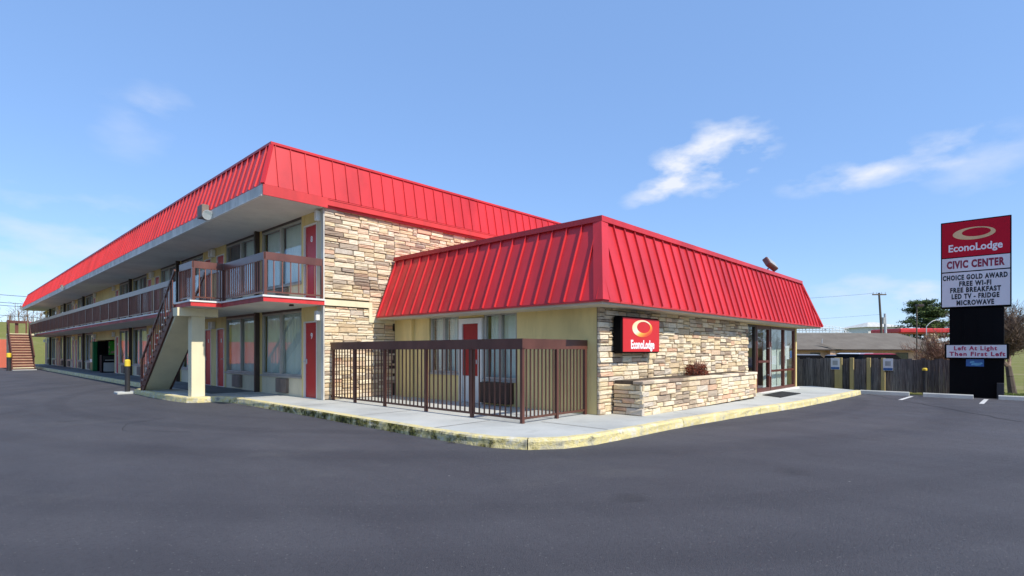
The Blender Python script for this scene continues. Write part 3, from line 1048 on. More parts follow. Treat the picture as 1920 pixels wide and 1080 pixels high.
m.build('side_fascia', M['red_worn'], bal_o)
m = MB()
m.box(DX - .045, YA - .095, D2 - .043, XF - .03, YA + .1, D2); m.box(DX - .045, YA + .1, D2 - .043, DX + .1, 15.64, D2)
m.box(4.455, 15.64, D2 - .043, DX + .1, 17.02, D2 - .001); m.box(DX - .045, 17.02, D2 - .043, DX + .1, 62.25, D2)
m.build('deck_edge', M['white_trim'], bal_o)

RX = 5.31
rail = MB()
def top_rail(x0, y0, x1, y1):
    if x0 == x1: rail.box(x0 - .022, y0, 3.60, x0 + .022, y1, 3.785)
    else: rail.box(x0, y0 - .022, 3.60, x1, y0 + .022, 3.785)
def low_rail(x0, y0, x1, y1):
    if x0 == x1: rail.box(x0 - .015, y0, D2 + .07, x0 + .015, y1, D2 + .105)
    else: rail.box(x0, y0 - .015, D2 + .07, x1, y0 + .015, D2 + .105)
runs = [((RX, YA + .02), (XF - .05, YA + .02)), ((RX, YA + .05), (RX, 15.72)), ((4.56, 15.72), (RX - .03, 15.72)), ((4.56, 15.75), (4.56, 16.85)), ((RX, 16.0), (RX, 17.7)), ((RX, 20.7), (RX, 62.1))]
for (a, b) in runs: top_rail(*a, *b); low_rail(*a, *b)
rail_o = rail.build('railing', M['brown'], block)
bm_ = MB(); bm_.box(-.011, -.011, 0, .011, .011, .75); BALM = bm_.mesh('baluster', [M['baluster']])
pm_ = MB(); pm_.box(-.035, -.035, 0, .035, .035, .86); PSTM = pm_.mesh('railing_post', [M['brown']])
far = MB()
cnt = 0
for ri, (a, b) in enumerate(runs):
    a, b = Vector(a), Vector(b); L = (b - a).length
    sp = .19 if ri == 0 else .135
    n = int(L / sp)
    for k in range(1, n):
        p = a.lerp(b, k / n)
        if p.y < 46.5:
            finish('baluster', BALM, None, rail_o, (p.x, p.y, D2 + .1))
            cnt += 1
        else:
            far.box(p.x - .011, p.y - .011, D2 + .1, p.x + .011, p.y + .011, D2 + .85)
    npst = max(1, round(L / 1.9))
    for k in range(npst + 1):
        p = a.lerp(b, k / npst)
        if ri in (0,) and k == 0: pass
        q = Vector((p.x, p.y))
        finish('railing_post', PSTM, None, rail_o, (q.x + (.001 * ri), q.y, D2))
fo = far.build('far_baluster', M['baluster'], rail_o); fo['kind'] = 'stuff'

# column and beam of the stair landing
m = MB(); m.box(4.40, 16.5, 2.37, 5.42, 16.9, SL - .001); m.build('landing_beam', M['cream_light'], block)
m = MB(); m.box(4.76, 16.56, WK - .01, 5.10, 16.86, 2.371, ch=.008); m.build('column', M['cream_light'], block)

# roof of the block
EX, EY = 5.2, 12.88          # eave
RDX, RDY = 5.5, 13.08        # ridge
RZ = 6.41
EZ = 5.36
BX2, BY2 = XB + 1.4, 66.6
rf = MB()
rf.box(EX + .06, EY + .06, EV + .002, BX2, BY2, EZ - .01)
Pb = [(EX, EY, EZ - .012), (BX2, EY, EZ - .012), (BX2, BY2, EZ - .012), (EX, BY2, EZ - .012)]
Pt = [(RDX, RDY, RZ), (BX2 - .3, RDY, RZ), (BX2 - .3, BY2 - 1.6, RZ), (RDX, BY2 - 1.6, RZ)]
rf.hexa(Pb + Pt)
roof = rf.build('roof', M['red_roof'], block)
seam_panels(roof, (EX, BY2, EZ - .012), (EX, EY, EZ - .012), (RDX, BY2 - 1.6, RZ), (RDX, RDY, RZ), .12, .38, M['red_roof'], ribh=.038, ribw=.024)
seam_panels(roof, (EX, EY, EZ - .012), (BX2, EY, EZ - .012), (RDX, RDY, RZ), (BX2 - .3, RDY, RZ), .36, .372, M['red_roof'], ribh=.032, ribw=.022)
m = MB()
m.box(RDX - .05, RDY - .05, RZ - .01, BX2 - .3, RDY + .06, RZ + .05)
m.box(RDX - .05, RDY + .06, RZ - .01, RDX + .06, BY2 - 1.6, RZ + .05)
m.build('ridge_cap', M['red_roof'], roof)
m = MB(); m.bar((EX - .012, EY - .012, EZ), (RDX - .02, RDY - .02, RZ - .01), .09, .05); m.build('hip_cap', M['red_roof'], roof)
m = MB(); m.box(EX + .03, EY + .035, EV - .001, XF + .01, BY2 - .1, EV + .03); m.build('soffit', M['soffit'], roof)
m = MB(); m.box(EX - .01, EY + .004, EV - .02, EX + .028, BY2, EZ - .015); m.build('gutter_fascia', M['gutter'], roof)
m = MB(); m.box(EX - .035, EY + .02, EV - .035, EX + .03, BY2, EV - .021); m.build('gutter_lip', M['white_trim'], roof)
m = MB(); m.box(EX - .008, EY - .03, EV - .02, XF + .02, EY + .002, EZ - .018); m.box(XF + .021, EY - .01, EV + .06, XB + .2, EY + .17, EZ - .019); m.box(XF + .021, EY - .022, EZ - .05, XB + .2, EY - .011, EZ - .03)
m.build('end_fascia', M['red_trim'], roof)

# floodlights on the eave
def eave_light(y, label, s=1.0):
    e = empty('eave_floodlight', (5.2, y, EV + .03))
    tag(e, label, 'floodlight', 'floodlights along the eave')
    m = MB(); m.box(-.16 * s, -.16 * s, .02, -.012, .16 * s, .30 * s, ch=.012); m.build('housing', M['ac'], e)
    m = MB(); m.tube((-.10, -.18 * s, .10), (-.12, -.34 * s, .04), .07 * s, .11 * s, 12); smooth(m.build('lamp_head', M['steel'], e))
    m = MB(); m.tube((-.118, -.338 * s, .042), (-.121, -.352 * s, .034), .102 * s, .10 * s, 12); m.build('lens', M['glass'], e)
    return e
eave_light(16.7, 'nearest floodlight box on the long grey eave, above the balcony landing', 1.25)
eave_light(42.3, 'middle floodlight on the long grey eave', .9)
eave_light(65.6, 'farthest floodlight at the left end of the long eave', 1.1)
# small downlight under the balcony near corner
m = MB(); m.tube((6.1, 13.35, SL - .05), (6.1, 13.35, SL), .06, .05, 10); m.build('deck_light', M['dark_frame'], bal_o)

# ------------------------------------------------------------------ stair builder
def stair_near():
    e = empty('staircase', (4.85, 20.45, WK))
    tag(e, 'brown railed staircase with cream underside climbing to the near balcony landing', 'staircase')
    y0, y1, z0, z1 = 20.45, 17.0, WK, D2
    x0, x1 = 4.44, 5.24
    off = Vector((4.85, 20.45, WK))
    n = 14
    def W(p): return (p[0] - off.x, p[1] - off.y, p[2] - off.z)
    dy = (y1 - y0) / n; dz = (z1 - z0) / n
    # soffit slab
    m = MB()
    a, b = (y0 - .15, z0 - .0), (y1 - .1, z1 - .30)
    m.hexa([W(p) for p in ((x0 + .06, a[0], a[1]), (x1 - .06, a[0], a[1]), (x1 - .06, b[0], b[1]), (x0 + .06, b[0], b[1]), (x0 + .06, a[0] + .12, a[1] + .08), (x1 - .06, a[0] + .12, a[1] + .08), (x1 - .06, b[0] + .02, b[1] + .1), (x0 + .06, b[0] + .02, b[1] + .1))])
    m.build('soffit_slab', M['cream_light'], e)
    for s, xx in ((0, x0), (1, x1 - .05)):
        m = MB()
        pts = [(y0 + .06, z0), (y0 - .2, z0), (y1, z1 - .26), (y1, z1 - .02), (y0 + .06, z0 + .2)]
        A = [W((xx, p[0], p[1])) for p in pts]; Bq = [W((xx + .05, p[0], p[1])) for p in pts]
        m.face(A); m.face(Bq[::-1])
        for i in range(len(pts)):
            j = (i + 1) % len(pts); m.face([A[i], A[j], Bq[j], Bq[i]])
        m.build('stringer', M['brown_bar'], e)
    for k in range(n - 1):
        m = MB(); yy = y0 + dy * k; zz = z0 + dz * (k + 1)
        m.box(*W((x0 - .03, yy + dy - .0, zz - .045)), *W((x1 + .0, yy + .03, zz)))
        m.build('step', M['brown'], e)
        m = MB(); m.box(*W((x0 - .036, yy - .02, zz - .05)), *W((x0 - .031, yy + .035, zz + .005))); m.build('step_nosing', M['white_trim'], e)
    for xx in (x0 + .02, x1 - .02):
        m = MB(); m.bar(W((xx, y0, z0 + 1.0)), W((xx, y1 - .05, z1 + .9)), .045, .07); m.build('handrail', M['brown_bar'], e)
        for k in range(n):
            yy = y0 + dy * (k + .35); zz = z0 + dz * (k + .35)
            m = MB(); w = .022 if k % 5 == 0 else .011
            m.box(*W((xx - w, yy - w, zz - .02)), *W((xx + w, yy + w, zz + .97))); m.build('railing_post' if k % 5 == 0 else 'baluster', M['brown'], e)
        m = MB(); m.box(*W((xx - .035, y0 - .03, z0)), *W((xx + .035, y0 + .04, z0 + 1.02))); m.build('newel_post', M['brown'], e)
stair_near()

def stair_far():
    off = Vector((4.15, 52.2, 0))
    e = empty('staircase', off)
    tag(e, 'distant brown staircase with cream risers at the far left end of the motel', 'staircase')
    y0, y1, z0, z1 = 52.2, 56.0, 0.0, 2.72
    x0, x1 = 3.6, 4.75
    n = 14; dy = (y1 - y0) / n; dz = (z1 - z0) / n
    def W(p): return (p[0] - off.x, p[1] - off.y, p[2] - off.z)
    for k in range(n):
        m = MB(); yy = y0 + dy * k; zz = z0 + dz * (k + 1)
        m.box(*W((x0, yy - .02, zz - .05)), *W((x1, yy + dy + .03, zz))); m.build('step', M['cream_light'] if k in (0, n - 1) else M['tan_wall'], e)
        m = MB(); m.box(*W((x0 + .02, yy + .02, zz - dz - .001)), *W((x1 - .02, yy + .04, zz - .052))); m.build('riser', M['brown'], e)
    for xx in (x0 - .05, x1 + .002):
        m = MB()
        pts = [(y0 - .1, z0), (y0 + .25, z0), (y1, z1 - .3), (y1, z1 + .05), (y0 - .1, z0 + .25)]
        A = [W((xx, p[0], p[1])) for p in pts]; Bq = [W((xx + .05, p[0], p[1])) for p in pts]
        m.face(A); m.face(Bq[::-1])
        for i in range(len(pts)):
            j = (i + 1) % len(pts); m.face([A[i], A[j], Bq[j], Bq[i]])
        m.build('stringer', M['brown_bar'], e)
        m = MB(); m.bar(W((xx + .02, y0, z0 + 1.0)), W((xx + .02, y1, z1 + 1.0)), .05, .12); m.build('handrail', M['brown_bar'], e)
        for k in range(n):
            m = MB(); yy = y0 + dy * (k + .5); zz = z0 + dz * (k + .5)
            m.box(*W((xx + .005, yy - .015, zz)), *W((xx + .035, yy + .015, zz + .98))); m.build('baluster', M['brown'], e)
    m = MB(); m.box(*W((x0, y1 + .04, z1 - .12)), *W((5.18, y1 + 1.5, z1))); m.build('landing', M['cream_light'], e)
    for (px, py) in ((x0 + .05, y1 + .1), (x0 + .05, y1 + 1.4), (x1, y1 + 1.4)):
        m = MB(); m.box(*W((px - .05, py - .05, 0)), *W((px + .05, py + .05, z1 - .121))); m.build('support_post', M['cream_light'], e)
        m = MB(); m.box(*W((px - .045, py - .045, z1 + .001)), *W((px + .045, py + .045, z1 + 1.05))); m.build('railing_post', M['brown'], e)
    m = MB(); m.box(*W((x0, y1 + 1.38, z1 + .85)), *W((x1, y1 + 1.44, z1 + 1.05))); m.box(*W((x0 + .02, y1 + .1, z1 + .85)), *W((x0 + .08, y1 + 1.38, z1 + 1.05))); m.build('landing_rail', M['brown'], e)
    m = MB(); m.box(*W((3.55, 51.6, 0.0)), *W((4.85, 52.15, .05)), ch=.01); m.build('foot_slab', M['concrete'], e)
    m = MB(); m.box(*W((x0 + .5, y1 + 1.52, .0)), *W((x0 + .7, y1 + 1.66, z1 + 1.0))); m.build('corner_post', M['brown'], e)
stair_far()

# ------------------------------------------------------------------ OFFICE WING
wing = empty('office_wing', (0, 0, 0))
tag(wing, 'single-storey motel office wing with red mansard roof and ledge stone front', 'building')
WX, WY, WXE = 8.95, 6.05, 22.42
WT = 2.40
w = MB()
# wall towards -X with openings: window 8.22-9.34, door 9.34-10.21, window 10.25-11.4
w.box(WX, WY + .16, .0, WX + .18, 8.22, WT)
w.box(WX, 11.4, 0, WX + .18, 12.98, WT)
w.box(WX + .02, 8.22, 2.33, WX + .16, 11.4, WT)
w.box(WX + .02, 8.22, 0, WX + .16, 9.33, .70)
w.box(WX + .02, 10.23, 0, WX + .16, 11.4, .80)
w.box(WX - .09, 12.06, 0, WX - .001, 12.44, WT - .004)          # pilaster
w.box(WX + .02, 9.33, 2.23, WX + .16, 10.23, 2.33)
w.box(WX, WY + .002, -.1, WX + .22, WY + .159, WT)           # corner
w.box(9.171, WY + .06, -.1, 17.08, WY + .22, WT)             # behind the stone
w.box(22.28, WY, -.2, 22.42, 13.0, WT)                        # right end wall
w.box(17.08, WY + .02, 2.26, 22.28, WY + .2, WT)
w.box(9.2, 9.9, 0, 22.28, 10.0, WT)                          # partition behind the lobby
w.build('wall', M['cream'], wing)
m = MB(); m.box(9.2, 6.3, -.2, 22.28, 9.9, -.02 + .0); fl = m.build('lobby_floor', M['tan_wall'], wing)
m = MB(); m.box(9.2, 6.25, 2.41, 22.28, 12.9, 2.45); m.build('ceiling', M['soffit'], wing)

# front stone
m = MB(); m.box(WX - .012, WY - .012, -.1, 17.08, WY + .0, WT); sw = m.build('stone_wall', M['mortar'], wing)
rr = random.Random(23)
rects = [(x, z, ww, h) for (x, z, ww, h) in layout(17.08 - WX + .01, 2.42, rr, (.18, .27))]
keep = []
for (x, z, ww, h) in rects:
    X0, X1, Z1 = WX + x, WX + x + ww, z + h + 0.0
    if X0 > 9.5 and X1 < 15.6 and Z1 < .75: continue                # hidden behind the planter
    keep.append((x, z, ww, h))
stones(sw, keep, (Vector((WX - .012, WY - .004, .0)), Vector((1, 0, 0)), Vector((0, -1, 0))), 300, rr)

# front glazing
def brown_frame(x0, x1, z0, z1, name='window', bars=(), t_=.07, y=WY, trans=None, pane=True, mat=None):
    m = MB()
    m.box(x0, y + .02, z0, x0 + t_, y + .12, z1); m.box(x1 - t_, y + .02, z0, x1, y + .12, z1)
    m.box(x0 + t_, y + .022, z0, x1 - t_, y + .118, z0 + t_); m.box(x0 + t_, y + .022, z1 - t_, x1 - t_, y + .118, z1)
    for b in bars: m.box(b - .05, y + .02, z0 + t_, b + .05, y + .12, z1 - t_)
    if trans: m.box(x0 + t_, y + .03, trans - .035, x1 - t_, y + .11, trans + .035)
    o = m.build(name, mat or M['brown_door'], wing)
    xs_ = [x0 + t_] + [b for b in bars] + [x1 - t_]
    for i in range(len(xs_) - 1):
        a = xs_[i] + (.05 if i > 0 else 0); b = xs_[i + 1] - (.05 if i < len(xs_) - 2 else 0)
        zz = [z0 + t_] + ([trans] if trans else []) + [z1 - t_]
        for j in range(len(zz) - 1):
            pm = MB(); pm.box(a, y + .066, zz[j] + (.035 if j else 0), b, y + .074, zz[j + 1] - (.035 if j < len(zz) - 2 else 0)); pm.build('pane', M['glass'], o)
    return o
M['brown_door'] = paint('maroon_brown_frame', (.115, .032, .022), .15, .4, 3, .08)
brown_frame(17.13, 18.0, .7, 2.26, mat=M['dark_frame'])
m = MB(); m.box(17.09, WY + .0, -.1, 18.02, WY + .14, .70); m.build('apron_panel', M['cream'], wing)
dr = brown_frame(18.06, 19.42, .05, 2.26, 'door', t_=.13)
m = MB(); m.tube((19.2, WY - .05, .55), (19.2, WY - .05, 1.55), .02, n=8); m.tube((19.2, WY - .05, .6), (19.2, WY + .04, .6), .014, n=6); m.tube((19.2, WY - .05, 1.5), (19.2, WY + .04, 1.5), .014, n=6); m.build('handle', M['handle'], dr)
m = MB(); m.box(18.2, WY + .0, 1.02, 19.28, WY + .02, 1.1); m.build('push_bar', M['brown_door'], dr)
wn2 = brown_frame(19.46, 22.26, .06, 2.26, bars=(20.95,), trans=.72, t_=.09)
m = MB(); m.box(21.3, WY + .08, 1.1, 21.75, WY + .085, 1.6); m.build('notice', M['sign_white'], wn2)
m = MB(); m.box(21.82, WY + .08, 1.15, 22.08, WY + .085, 1.42); m.build('notice', M['blue'], wn2)
m = MB(); m.box(19.75, WY + .08, .95, 20.25, WY + .085, 1.25); m.build('notice', M['sign_white'], wn2)
cm = MB()
for i in range(60):
    x0, x1 = 19.6 + i * .043, 19.6 + (i + 1) * .043
    f = lambda q: .03 * math.sin(q * 34)
    cm.face([(x0, WY + .3 + f(x0), .0), (x1, WY + .3 + f(x1), 0), (x1, WY + .3 + f(x1), 2.2), (x0, WY + .3 + f(x0), 2.2)])
cm.build('curtain', M['curtain'], wn2, fixn=False)
m = MB(); m.box(18.06, WY - .12, -.02, 22.30, WY + .02, .052); m.build('door_sill', M['white_trim'], wing)
# lobby counter seen dimly behind the door
m = MB(); m.box(14.5, 8.2, -.02, 18.8, 8.8, 1.05); m.build('counter', M['brown'], wing)

# openings of the wall towards -X
def side_window(y0, y1, z0, z1, seed, dark=False):
    o = window(wing, y0, y1, z0, z1, x=WX + .02, seed=seed)
    return o
side_window(8.24, 9.32, .74, 2.32, 101)
side_window(10.25, 11.38, .85, 2.32, 102)
m = MB(); m.box(WX - .16, 8.32, .20, WX + .015, 9.28, .68, ch=.012)
for k in range(10): m.box(WX - .168, 8.36, .23 + k * .042, WX - .158, 9.2, .25 + k * .042)
m.build('air_conditioner', M['ac_dark'], wing)
m = MB(); m.box(WX - .012, 9.37, .145, WX + .10, 9.50, 2.22); m.box(WX - .012, 10.08, .145, WX + .10, 10.2, 2.22); m.box(WX - .012, 9.50, 2.09, WX + .10, 10.08, 2.22)
sd = m.build('door_frame', M['white_trim'], wing)
m = MB(); m.box(WX + .02, 9.51, .15, WX + .06, 10.07, .80, ch=.004); m.build('kick_panel', M['white_trim'], sd)
m = MB(); m.box(WX + .022, 9.51, .805, WX + .058, 10.07, 2.085, ch=.004); m.build('door_leaf', M['red_curtain'], sd)
m = MB(); m.tube((WX - .0, 9.56, 1.1), (WX - .0, 9.56, 1.2), .015, n=8); m.tube((WX, 9.56, 1.15), (WX + .03, 9.56, 1.15), .01, n=6); m.build('handle', M['handle'], sd)

# roof of the wing
eX, eY, eZ = 8.3, 5.5, 2.36
rX, rY, rZ = 8.95, 5.97, 4.02
eXE, rXE = 23.7, 22.5
m = MB()
m.hexa([(eX, eY, eZ), (eXE, eY, eZ), (eXE, 12.94, eZ), (eX, 12.94, eZ), (rX, rY, rZ), (rXE, rY, rZ), (rXE, 12.93, rZ), (rX, 12.93, rZ)])
wroof = m.build('roof', M['red_roof'], wing)
seam_panels(wroof, (eX, 12.93, eZ), (eX, eY, eZ), (rX, 12.93, rZ), (rX, rY, rZ), .12, .379, M['red_roof'], ribh=.042, ribw=.024)
seam_panels(wroof, (eX, eY, eZ), (eXE, eY, eZ), (rX, rY, rZ), (rXE, rY, rZ), .61, .412, M['red_roof'], ribh=.042, ribw=.026)
m = MB(); m.box(rX - .09, rY - .09, rZ - .05, rXE + .05, rY + .12, rZ + .06); m.box(rX - .09, rY + .12, rZ - .05, rX + .12, 12.92, rZ + .06); m.build('ridge_cap', M['red_roof'], wroof)
m = MB(); m.bar((eXE + .01, eY - .01, eZ), (rXE + .02, rY - .02, rZ), .10, .06); m.build('hip_cap', M['red_roof'], wroof)
hip = MB()
a, b = Vector((eX - .01, eY - .01, eZ + .005)), Vector((rX - .03, rY - .03, rZ - .02))
hv = [(a + Vector((-.035, .17, .0))), (a + Vector((-.05, -.045, 0))), (a + Vector((.2, -.035, 0))), (b + Vector((-.035, .17, 0))), (b + Vector((-.05, -.045, 0))), (b + Vector((.2, -.035, 0)))]
hip.face([hv[0], hv[1], hv[4], hv[3]]); hip.face([hv[1], hv[2], hv[5], hv[4]]); hip.face([hv[0], hv[3], hv[5], hv[2]]); hip.face([hv[0], hv[2], hv[1]]); hip.face([hv[3], hv[4], hv[5]])
hip.build('hip_cap', M['red_roof'], wroof)
m = MB(); m.box(eX + .03, eY + .03, eZ - .07, eXE - .03, WY + .1, eZ - .004); m.box(eX + .03, WY + .1, eZ - .07, WX + .1, 12.9, eZ - .004); m.box(22.2, WY + .1, eZ - .07, eXE - .03, 12.9, eZ - .004); m.build('soffit', M['soffit_tan'], wroof)
m = MB(); m.box(eX - .012, eY - .012, eZ - .028, eXE + .01, eY + .028, eZ + .002); m.box(eX - .012, eY + .028, eZ - .028, eX + .028, 12.91, eZ + .002); m.build('drip_edge', M['red_trim'], wroof)

# roof floodlight and rooftop vent
fl = empty('roof_floodlight', (19.1, 6.1, rZ + .03)); tag(fl, 'brown floodlight on a short bracket at the right end of the office roof', 'floodlight')
m = MB(); m.tube((0, 0, 0), (.05, -.05, .16), .025, n=8); m.build('bracket', M['dark_frame'], fl)
Mx = Matrix.Translation((.12, -.10, .30)) @ Matrix.Rotation(rad(-35), 4, 'X') @ Matrix.Rotation(rad(24), 4, 'Y')
m = MB(); m.box(-.26, -.08, -.17, .26, .10, .17, M=Mx, ch=.02); m.build('housing', M['brown'], fl)
m = MB(); m.box(-.23, -.09, -.14, .23, -.081, .14, M=Mx); m.build('lens', M['plastic_grey'], fl)
vt = empty('roof_vent', (12.6, 6.7, rZ)); tag(vt, 'small weathered vent hood peeking over the office roof ridge', 'vent')
m = MB(); m.tube((0, 0, 0), (0, 0, .30), .05, n=8); m.build('pipe', M['dark_frame'], vt)
m = MB(); m.tube((-.02, 0, .26), (.02, 0, .40), .17, .07, 9); m.build('hood', M['wood_pole'], vt)

# ------------------------------------------------------------------ planter and dry shrub
pl = empty('stone_planter', (12.5, 5.6, .1)); tag(pl, 'low ledge stone planter wall along the office front', 'planter')
off = Vector((12.5, 5.6, .1))
PX0, PX1, PY = 9.38, 15.75, 5.28
m = MB(); m.box(PX0 + .06 - off.x, PY + .06 - off.y, -.25, PX1 - .06 - off.x, 5.95 - off.y, .82 - .1); pc = m.build('planter_core', M['mortar'], pl)
rr = random.Random(5)
r1 = layout(PX1 - PX0, .63, rr, (.18, .24))
stones(pl, [(x - off.x + PX0, z, w_, h) for (x, z, w_, h) in r1], (Vector((0, PY + .07 - off.y, .12 - off.z)), Vector((1, 0, 0)), Vector((0, -1, 0))), 160, rr)
r2 = layout(.68, .61, rr, (.18, .24))
stones(pl, r2, (Vector((PX0 + .07 - off.x, 5.96 - off.y, .14 - off.z)), Vector((0, -1, 0)), Vector((-1, 0, 0))), 40, rr)
x = PX0 - .01
while x < PX1:
    wd = rr.uniform(.45, .8); x1 = min(PX1 + .03, x + wd)
    if PX1 - x1 < .2: x1 = PX1 + .03
    m = MB(); m.box(x + .004 - off.x, PY - .012 - off.y, .755 - .1, x1 - .004 - off.x, 5.5 - off.y, .82 - .1 + rr.uniform(-.006, .006), ch=.012); m.build('cap_stone', M['stone'], pl)
    x = x1 + .0
    if x1 > PX1: break

def leaf_cloud(name, mat, n, gen, size, parent=None, flat=.6, seed=1):
    rr = random.Random(seed); m = MB()
    for k in range(n):
        p = gen(rr)
        s = rr.uniform(*size)
        d = Vector((rr.gauss(0, 1), rr.gauss(0, 1), rr.gauss(0, flat))).normalized()
        e = d.orthogonal().normalized(); e.rotate(Matrix.Rotation(rr.random() * 6.28, 3, d))
        q = d.cross(e) * .5
        m.face([p - e * s, p + q * s * .8, p + e * s, p - q * s * .8])
    return m.build(name, mat, parent, fixn=False)

sh = empty('dry_shrub', (12.75, 5.7, .78)); tag(sh, 'dry red-brown leafy shrub growing behind the planter wall', 'shrub')
def sgen(rr):
    a = rr.random() * 6.28; r_ = rr.random() ** .5
    h = rr.random()
    return Vector((math.cos(a) * r_ * (.52 - .12 * h) + .05 * math.sin(h * 7), math.sin(a) * r_ * .22, h * .40 * (.75 + .35 * noise.noise(Vector((math.cos(a) * 2, h, 1))))))
leaf_cloud('leaves', M['dry_leaf'], 1500, sgen, (.014, .036), sh, seed=3)
m = MB(); rr = random.Random(9)
for k in range(60):
    a = rr.uniform(-.45, .45); m.tube((a * .5, rr.uniform(-.1, .1), -.05), (a + rr.uniform(-.1, .1), rr.uniform(-.2, .2), rr.uniform(.2, .48)), .007, .003, 4)
m.build('stem', M['twig_red'], sh)

# ------------------------------------------------------------------ logo ring
def logo_ring(name, parent, mat, loc, w, h, facing, thick=.006):
    """open swoosh: outer ellipse, inner ellipse shifted so that the band is thick below and thin above"""
    N = 64; outer, inn_ = [], []
    for i in range(N + 1):
        a = 2 * math.pi * i / N
        outer.append((math.cos(a) * w / 2, math.sin(a) * h / 2))
        inn_.append((math.cos(a) * w * .335 + w * .055, math.sin(a) * h * .335 + h * .075))
    m = MB()
    def P(q, d):
        return (q[0], -d, q[1]) if facing == '-Y' else (-d, -q[0], q[1])
    for i in range(N):
        m.face([P(outer[i], thick), P(outer[i + 1], thick), P(inn_[i + 1], thick), P(inn_[i], thick)])
        m.face([P(outer[i], 0), P(outer[i + 1], 0), P(outer[i + 1], thick), P(outer[i], thick)])
        m.face([P(inn_[i], 0), P(inn_[i + 1], 0), P(inn_[i + 1], thick), P(inn_[i], thick)])
    return m.build(name, mat, parent, loc)

# wall sign
ws = empty('wall_sign', (10.2, 6.0, 1.75)); tag(ws, 'red lightbox sign with white lettering mounted on the office stone wall', 'sign')
sx0, sx1 = 9.38 - 10.2, 10.95 - 10.2
m = MB(); m.cbox(sx0, -.25, -.38, sx1, -.035, .38, .03); m.build('cabinet', M['black'], ws)
m = MB(); m.cbox(sx0 + .03, -.262, -.35, sx1 - .03, -.249, .35, .005); m.build('sign_face', M['sign_red2'], ws)
logo_ring('logo', ws, M['logo_grad'], (-.02, -.262, .14), .84, .36, '-Y')
text_on('lettering', 'EconoLodge', .25, M['letter_white'], ws, (0.0, -.263, -.205), '-Y', .008, fit=.98)
m = MB(); m.box(-.3, -.036, -.1, .3, .0, .1); m.build('bracket', M['dark_frame'], ws)

# door mat
m = MB()
m.hexa([(17.2, 5.6, gz(17.2) + WK - .001), (16.6, 4.9, gz(16.6) + WK - .001), (18.9, 4.98, gz(18.9) + WK - .001), (19.5, 5.72, gz(19.5) + WK - .001), (17.2, 5.6, gz(17.2) + WK + .015), (16.6, 4.9, gz(16.6) + WK + .015), (18.9, 4.98, gz(18.9) + WK + .015), (19.5, 5.72, gz(19.5) + WK + .015)])
o = m.build('door_mat', M['rubber']); tag(o, 'dark rubber mat on the walkway before the office door', 'mat')

# ------------------------------------------------------------------ patio fence
pf = empty('patio_fence', (7.0, 6.3, WK)); tag(pf, 'brown metal bar fence enclosing the patio beside the office', 'fence')
off = Vector((7.0, 6.3, WK))
m = MB()
m.box(-.03, -.03, 1.30, .03, 6.72, 1.49); m.build('top_rail', M['patio_brown'], pf)
m = MB(); m.box(-.015, 0, .06, .015, 6.72, .10); m.build('bottom_rail', M['brown_bar'], pf)
m = MB()
m.box(.031, -.028, 1.302, 1.93, .028, 1.488); m.build('top_rail', M['patio_brown'], pf)
m = MB(); m.box(.016, -.015, .06, 1.93, .015, .10); m.build('bottom_rail', M['brown_bar'], pf)
bb = MB(); bb.box(-.011, -.011, .06, .011, .011, 1.31); BAR = bb.mesh('bar', [M['brown_bar']])
pp = MB(); pp.box(-.03, -.03, -.01, .03, .03, 1.32); PST = pp.mesh('post', [M['patio_brown']])
for yv in (0, 1.3, 2.72, 4.25, 5.54, 6.6): finish('post', PST, None, pf, (0, yv, 0))
for xv in (.97, 1.88): finish('post', PST, None, pf, (xv, 0, 0))
k = 0; yv = .137
while yv < 6.6:
    if min(abs(yv - q) for q in (0, 1.3, 2.72, 4.25, 5.54, 6.6)) > .05: finish('bar', BAR, None, pf, (0, yv, 0))
    yv += .137
xv = .11
while xv < 1.87:
    if min(abs(xv - q) for q in (0, .97, 1.88)) > .05: finish('bar', BAR, None, pf, (xv, 0, 0))
    xv += .108
for o_ in list(pf.children):
    pass

# ------------------------------------------------------------------ bollards
def bollard(x, y, z, label, h=1.12, r_=.075, cap=.22):
    e = empty('bollard', (x, y, z)); tag(e, label, 'bollard', 'black bollards with yellow tops')
    m = MB(); m.tube((0, 0, -.02), (0, 0, h - cap), r_, n=16); smooth(m.build('shaft', M['black_bollard'], e))
    m = MB(); m.tube((0, 0, h - cap - .0), (0, 0, h - .03), r_ * 1.12, n=16); m.tube((0, 0, h - .03), (0, 0, h), r_ * 1.12, r_ * .7, n=16); smooth(m.build('cap', M['yellow'], e))
bollard(4.25, 21.35, 0, 'black bollard with yellow cap at the foot of the near staircase', 1.13)
bollard(3.35, 51.4, 0, 'distant black bollard with yellow cap beside the far staircase', 1.25, .12, .3)
bollard(24.75, 2.38, gz(24.7), 'black bollard with yellow cap in front of the weathered plank fence', .95, .07, .09)

# ------------------------------------------------------------------ vending corner
vm = empty('vending_machine', (6.78, 41.75, WK)); tag(vm, 'green fronted drinks machine with black side beside the alcove', 'vending machine', 'machines in the alcove')
m = MB(); m.box(-.06, -.4, 0, .33, .4, 1.85, ch=.02); m.build('cabinet', M['black'], vm)
m = MB(); m.box(-.33, -.4, .0, -.061, .4, 1.83, ch=.05); m.build('front_panel', M['green_dark'], vm)
m = MB(); m.box(-.345, -.30, .55, -.331, .30, .75); m.build('dispenser_slot', M['letter_white'], vm)
vm = empty('vending_machine', (7.65, 41.3, WK)); tag(vm, 'bright green drinks machine standing inside the alcove', 'vending machine', 'machines in the alcove')
m = MB(); m.box(-.5, -.36, 0, .5, .36, 1.9, ch=.02); m.build('cabinet', M['black'], vm)
m = MB(); m.box(-.47, -.39, .5, .47, -.361, 1.86, ch=.008); m.build('front_panel', M['drink'], vm)
m = MB(); m.box(-.47, -.385, .05, .47, -.361, .48); m.build('lower_panel', M['green_dark'], vm)
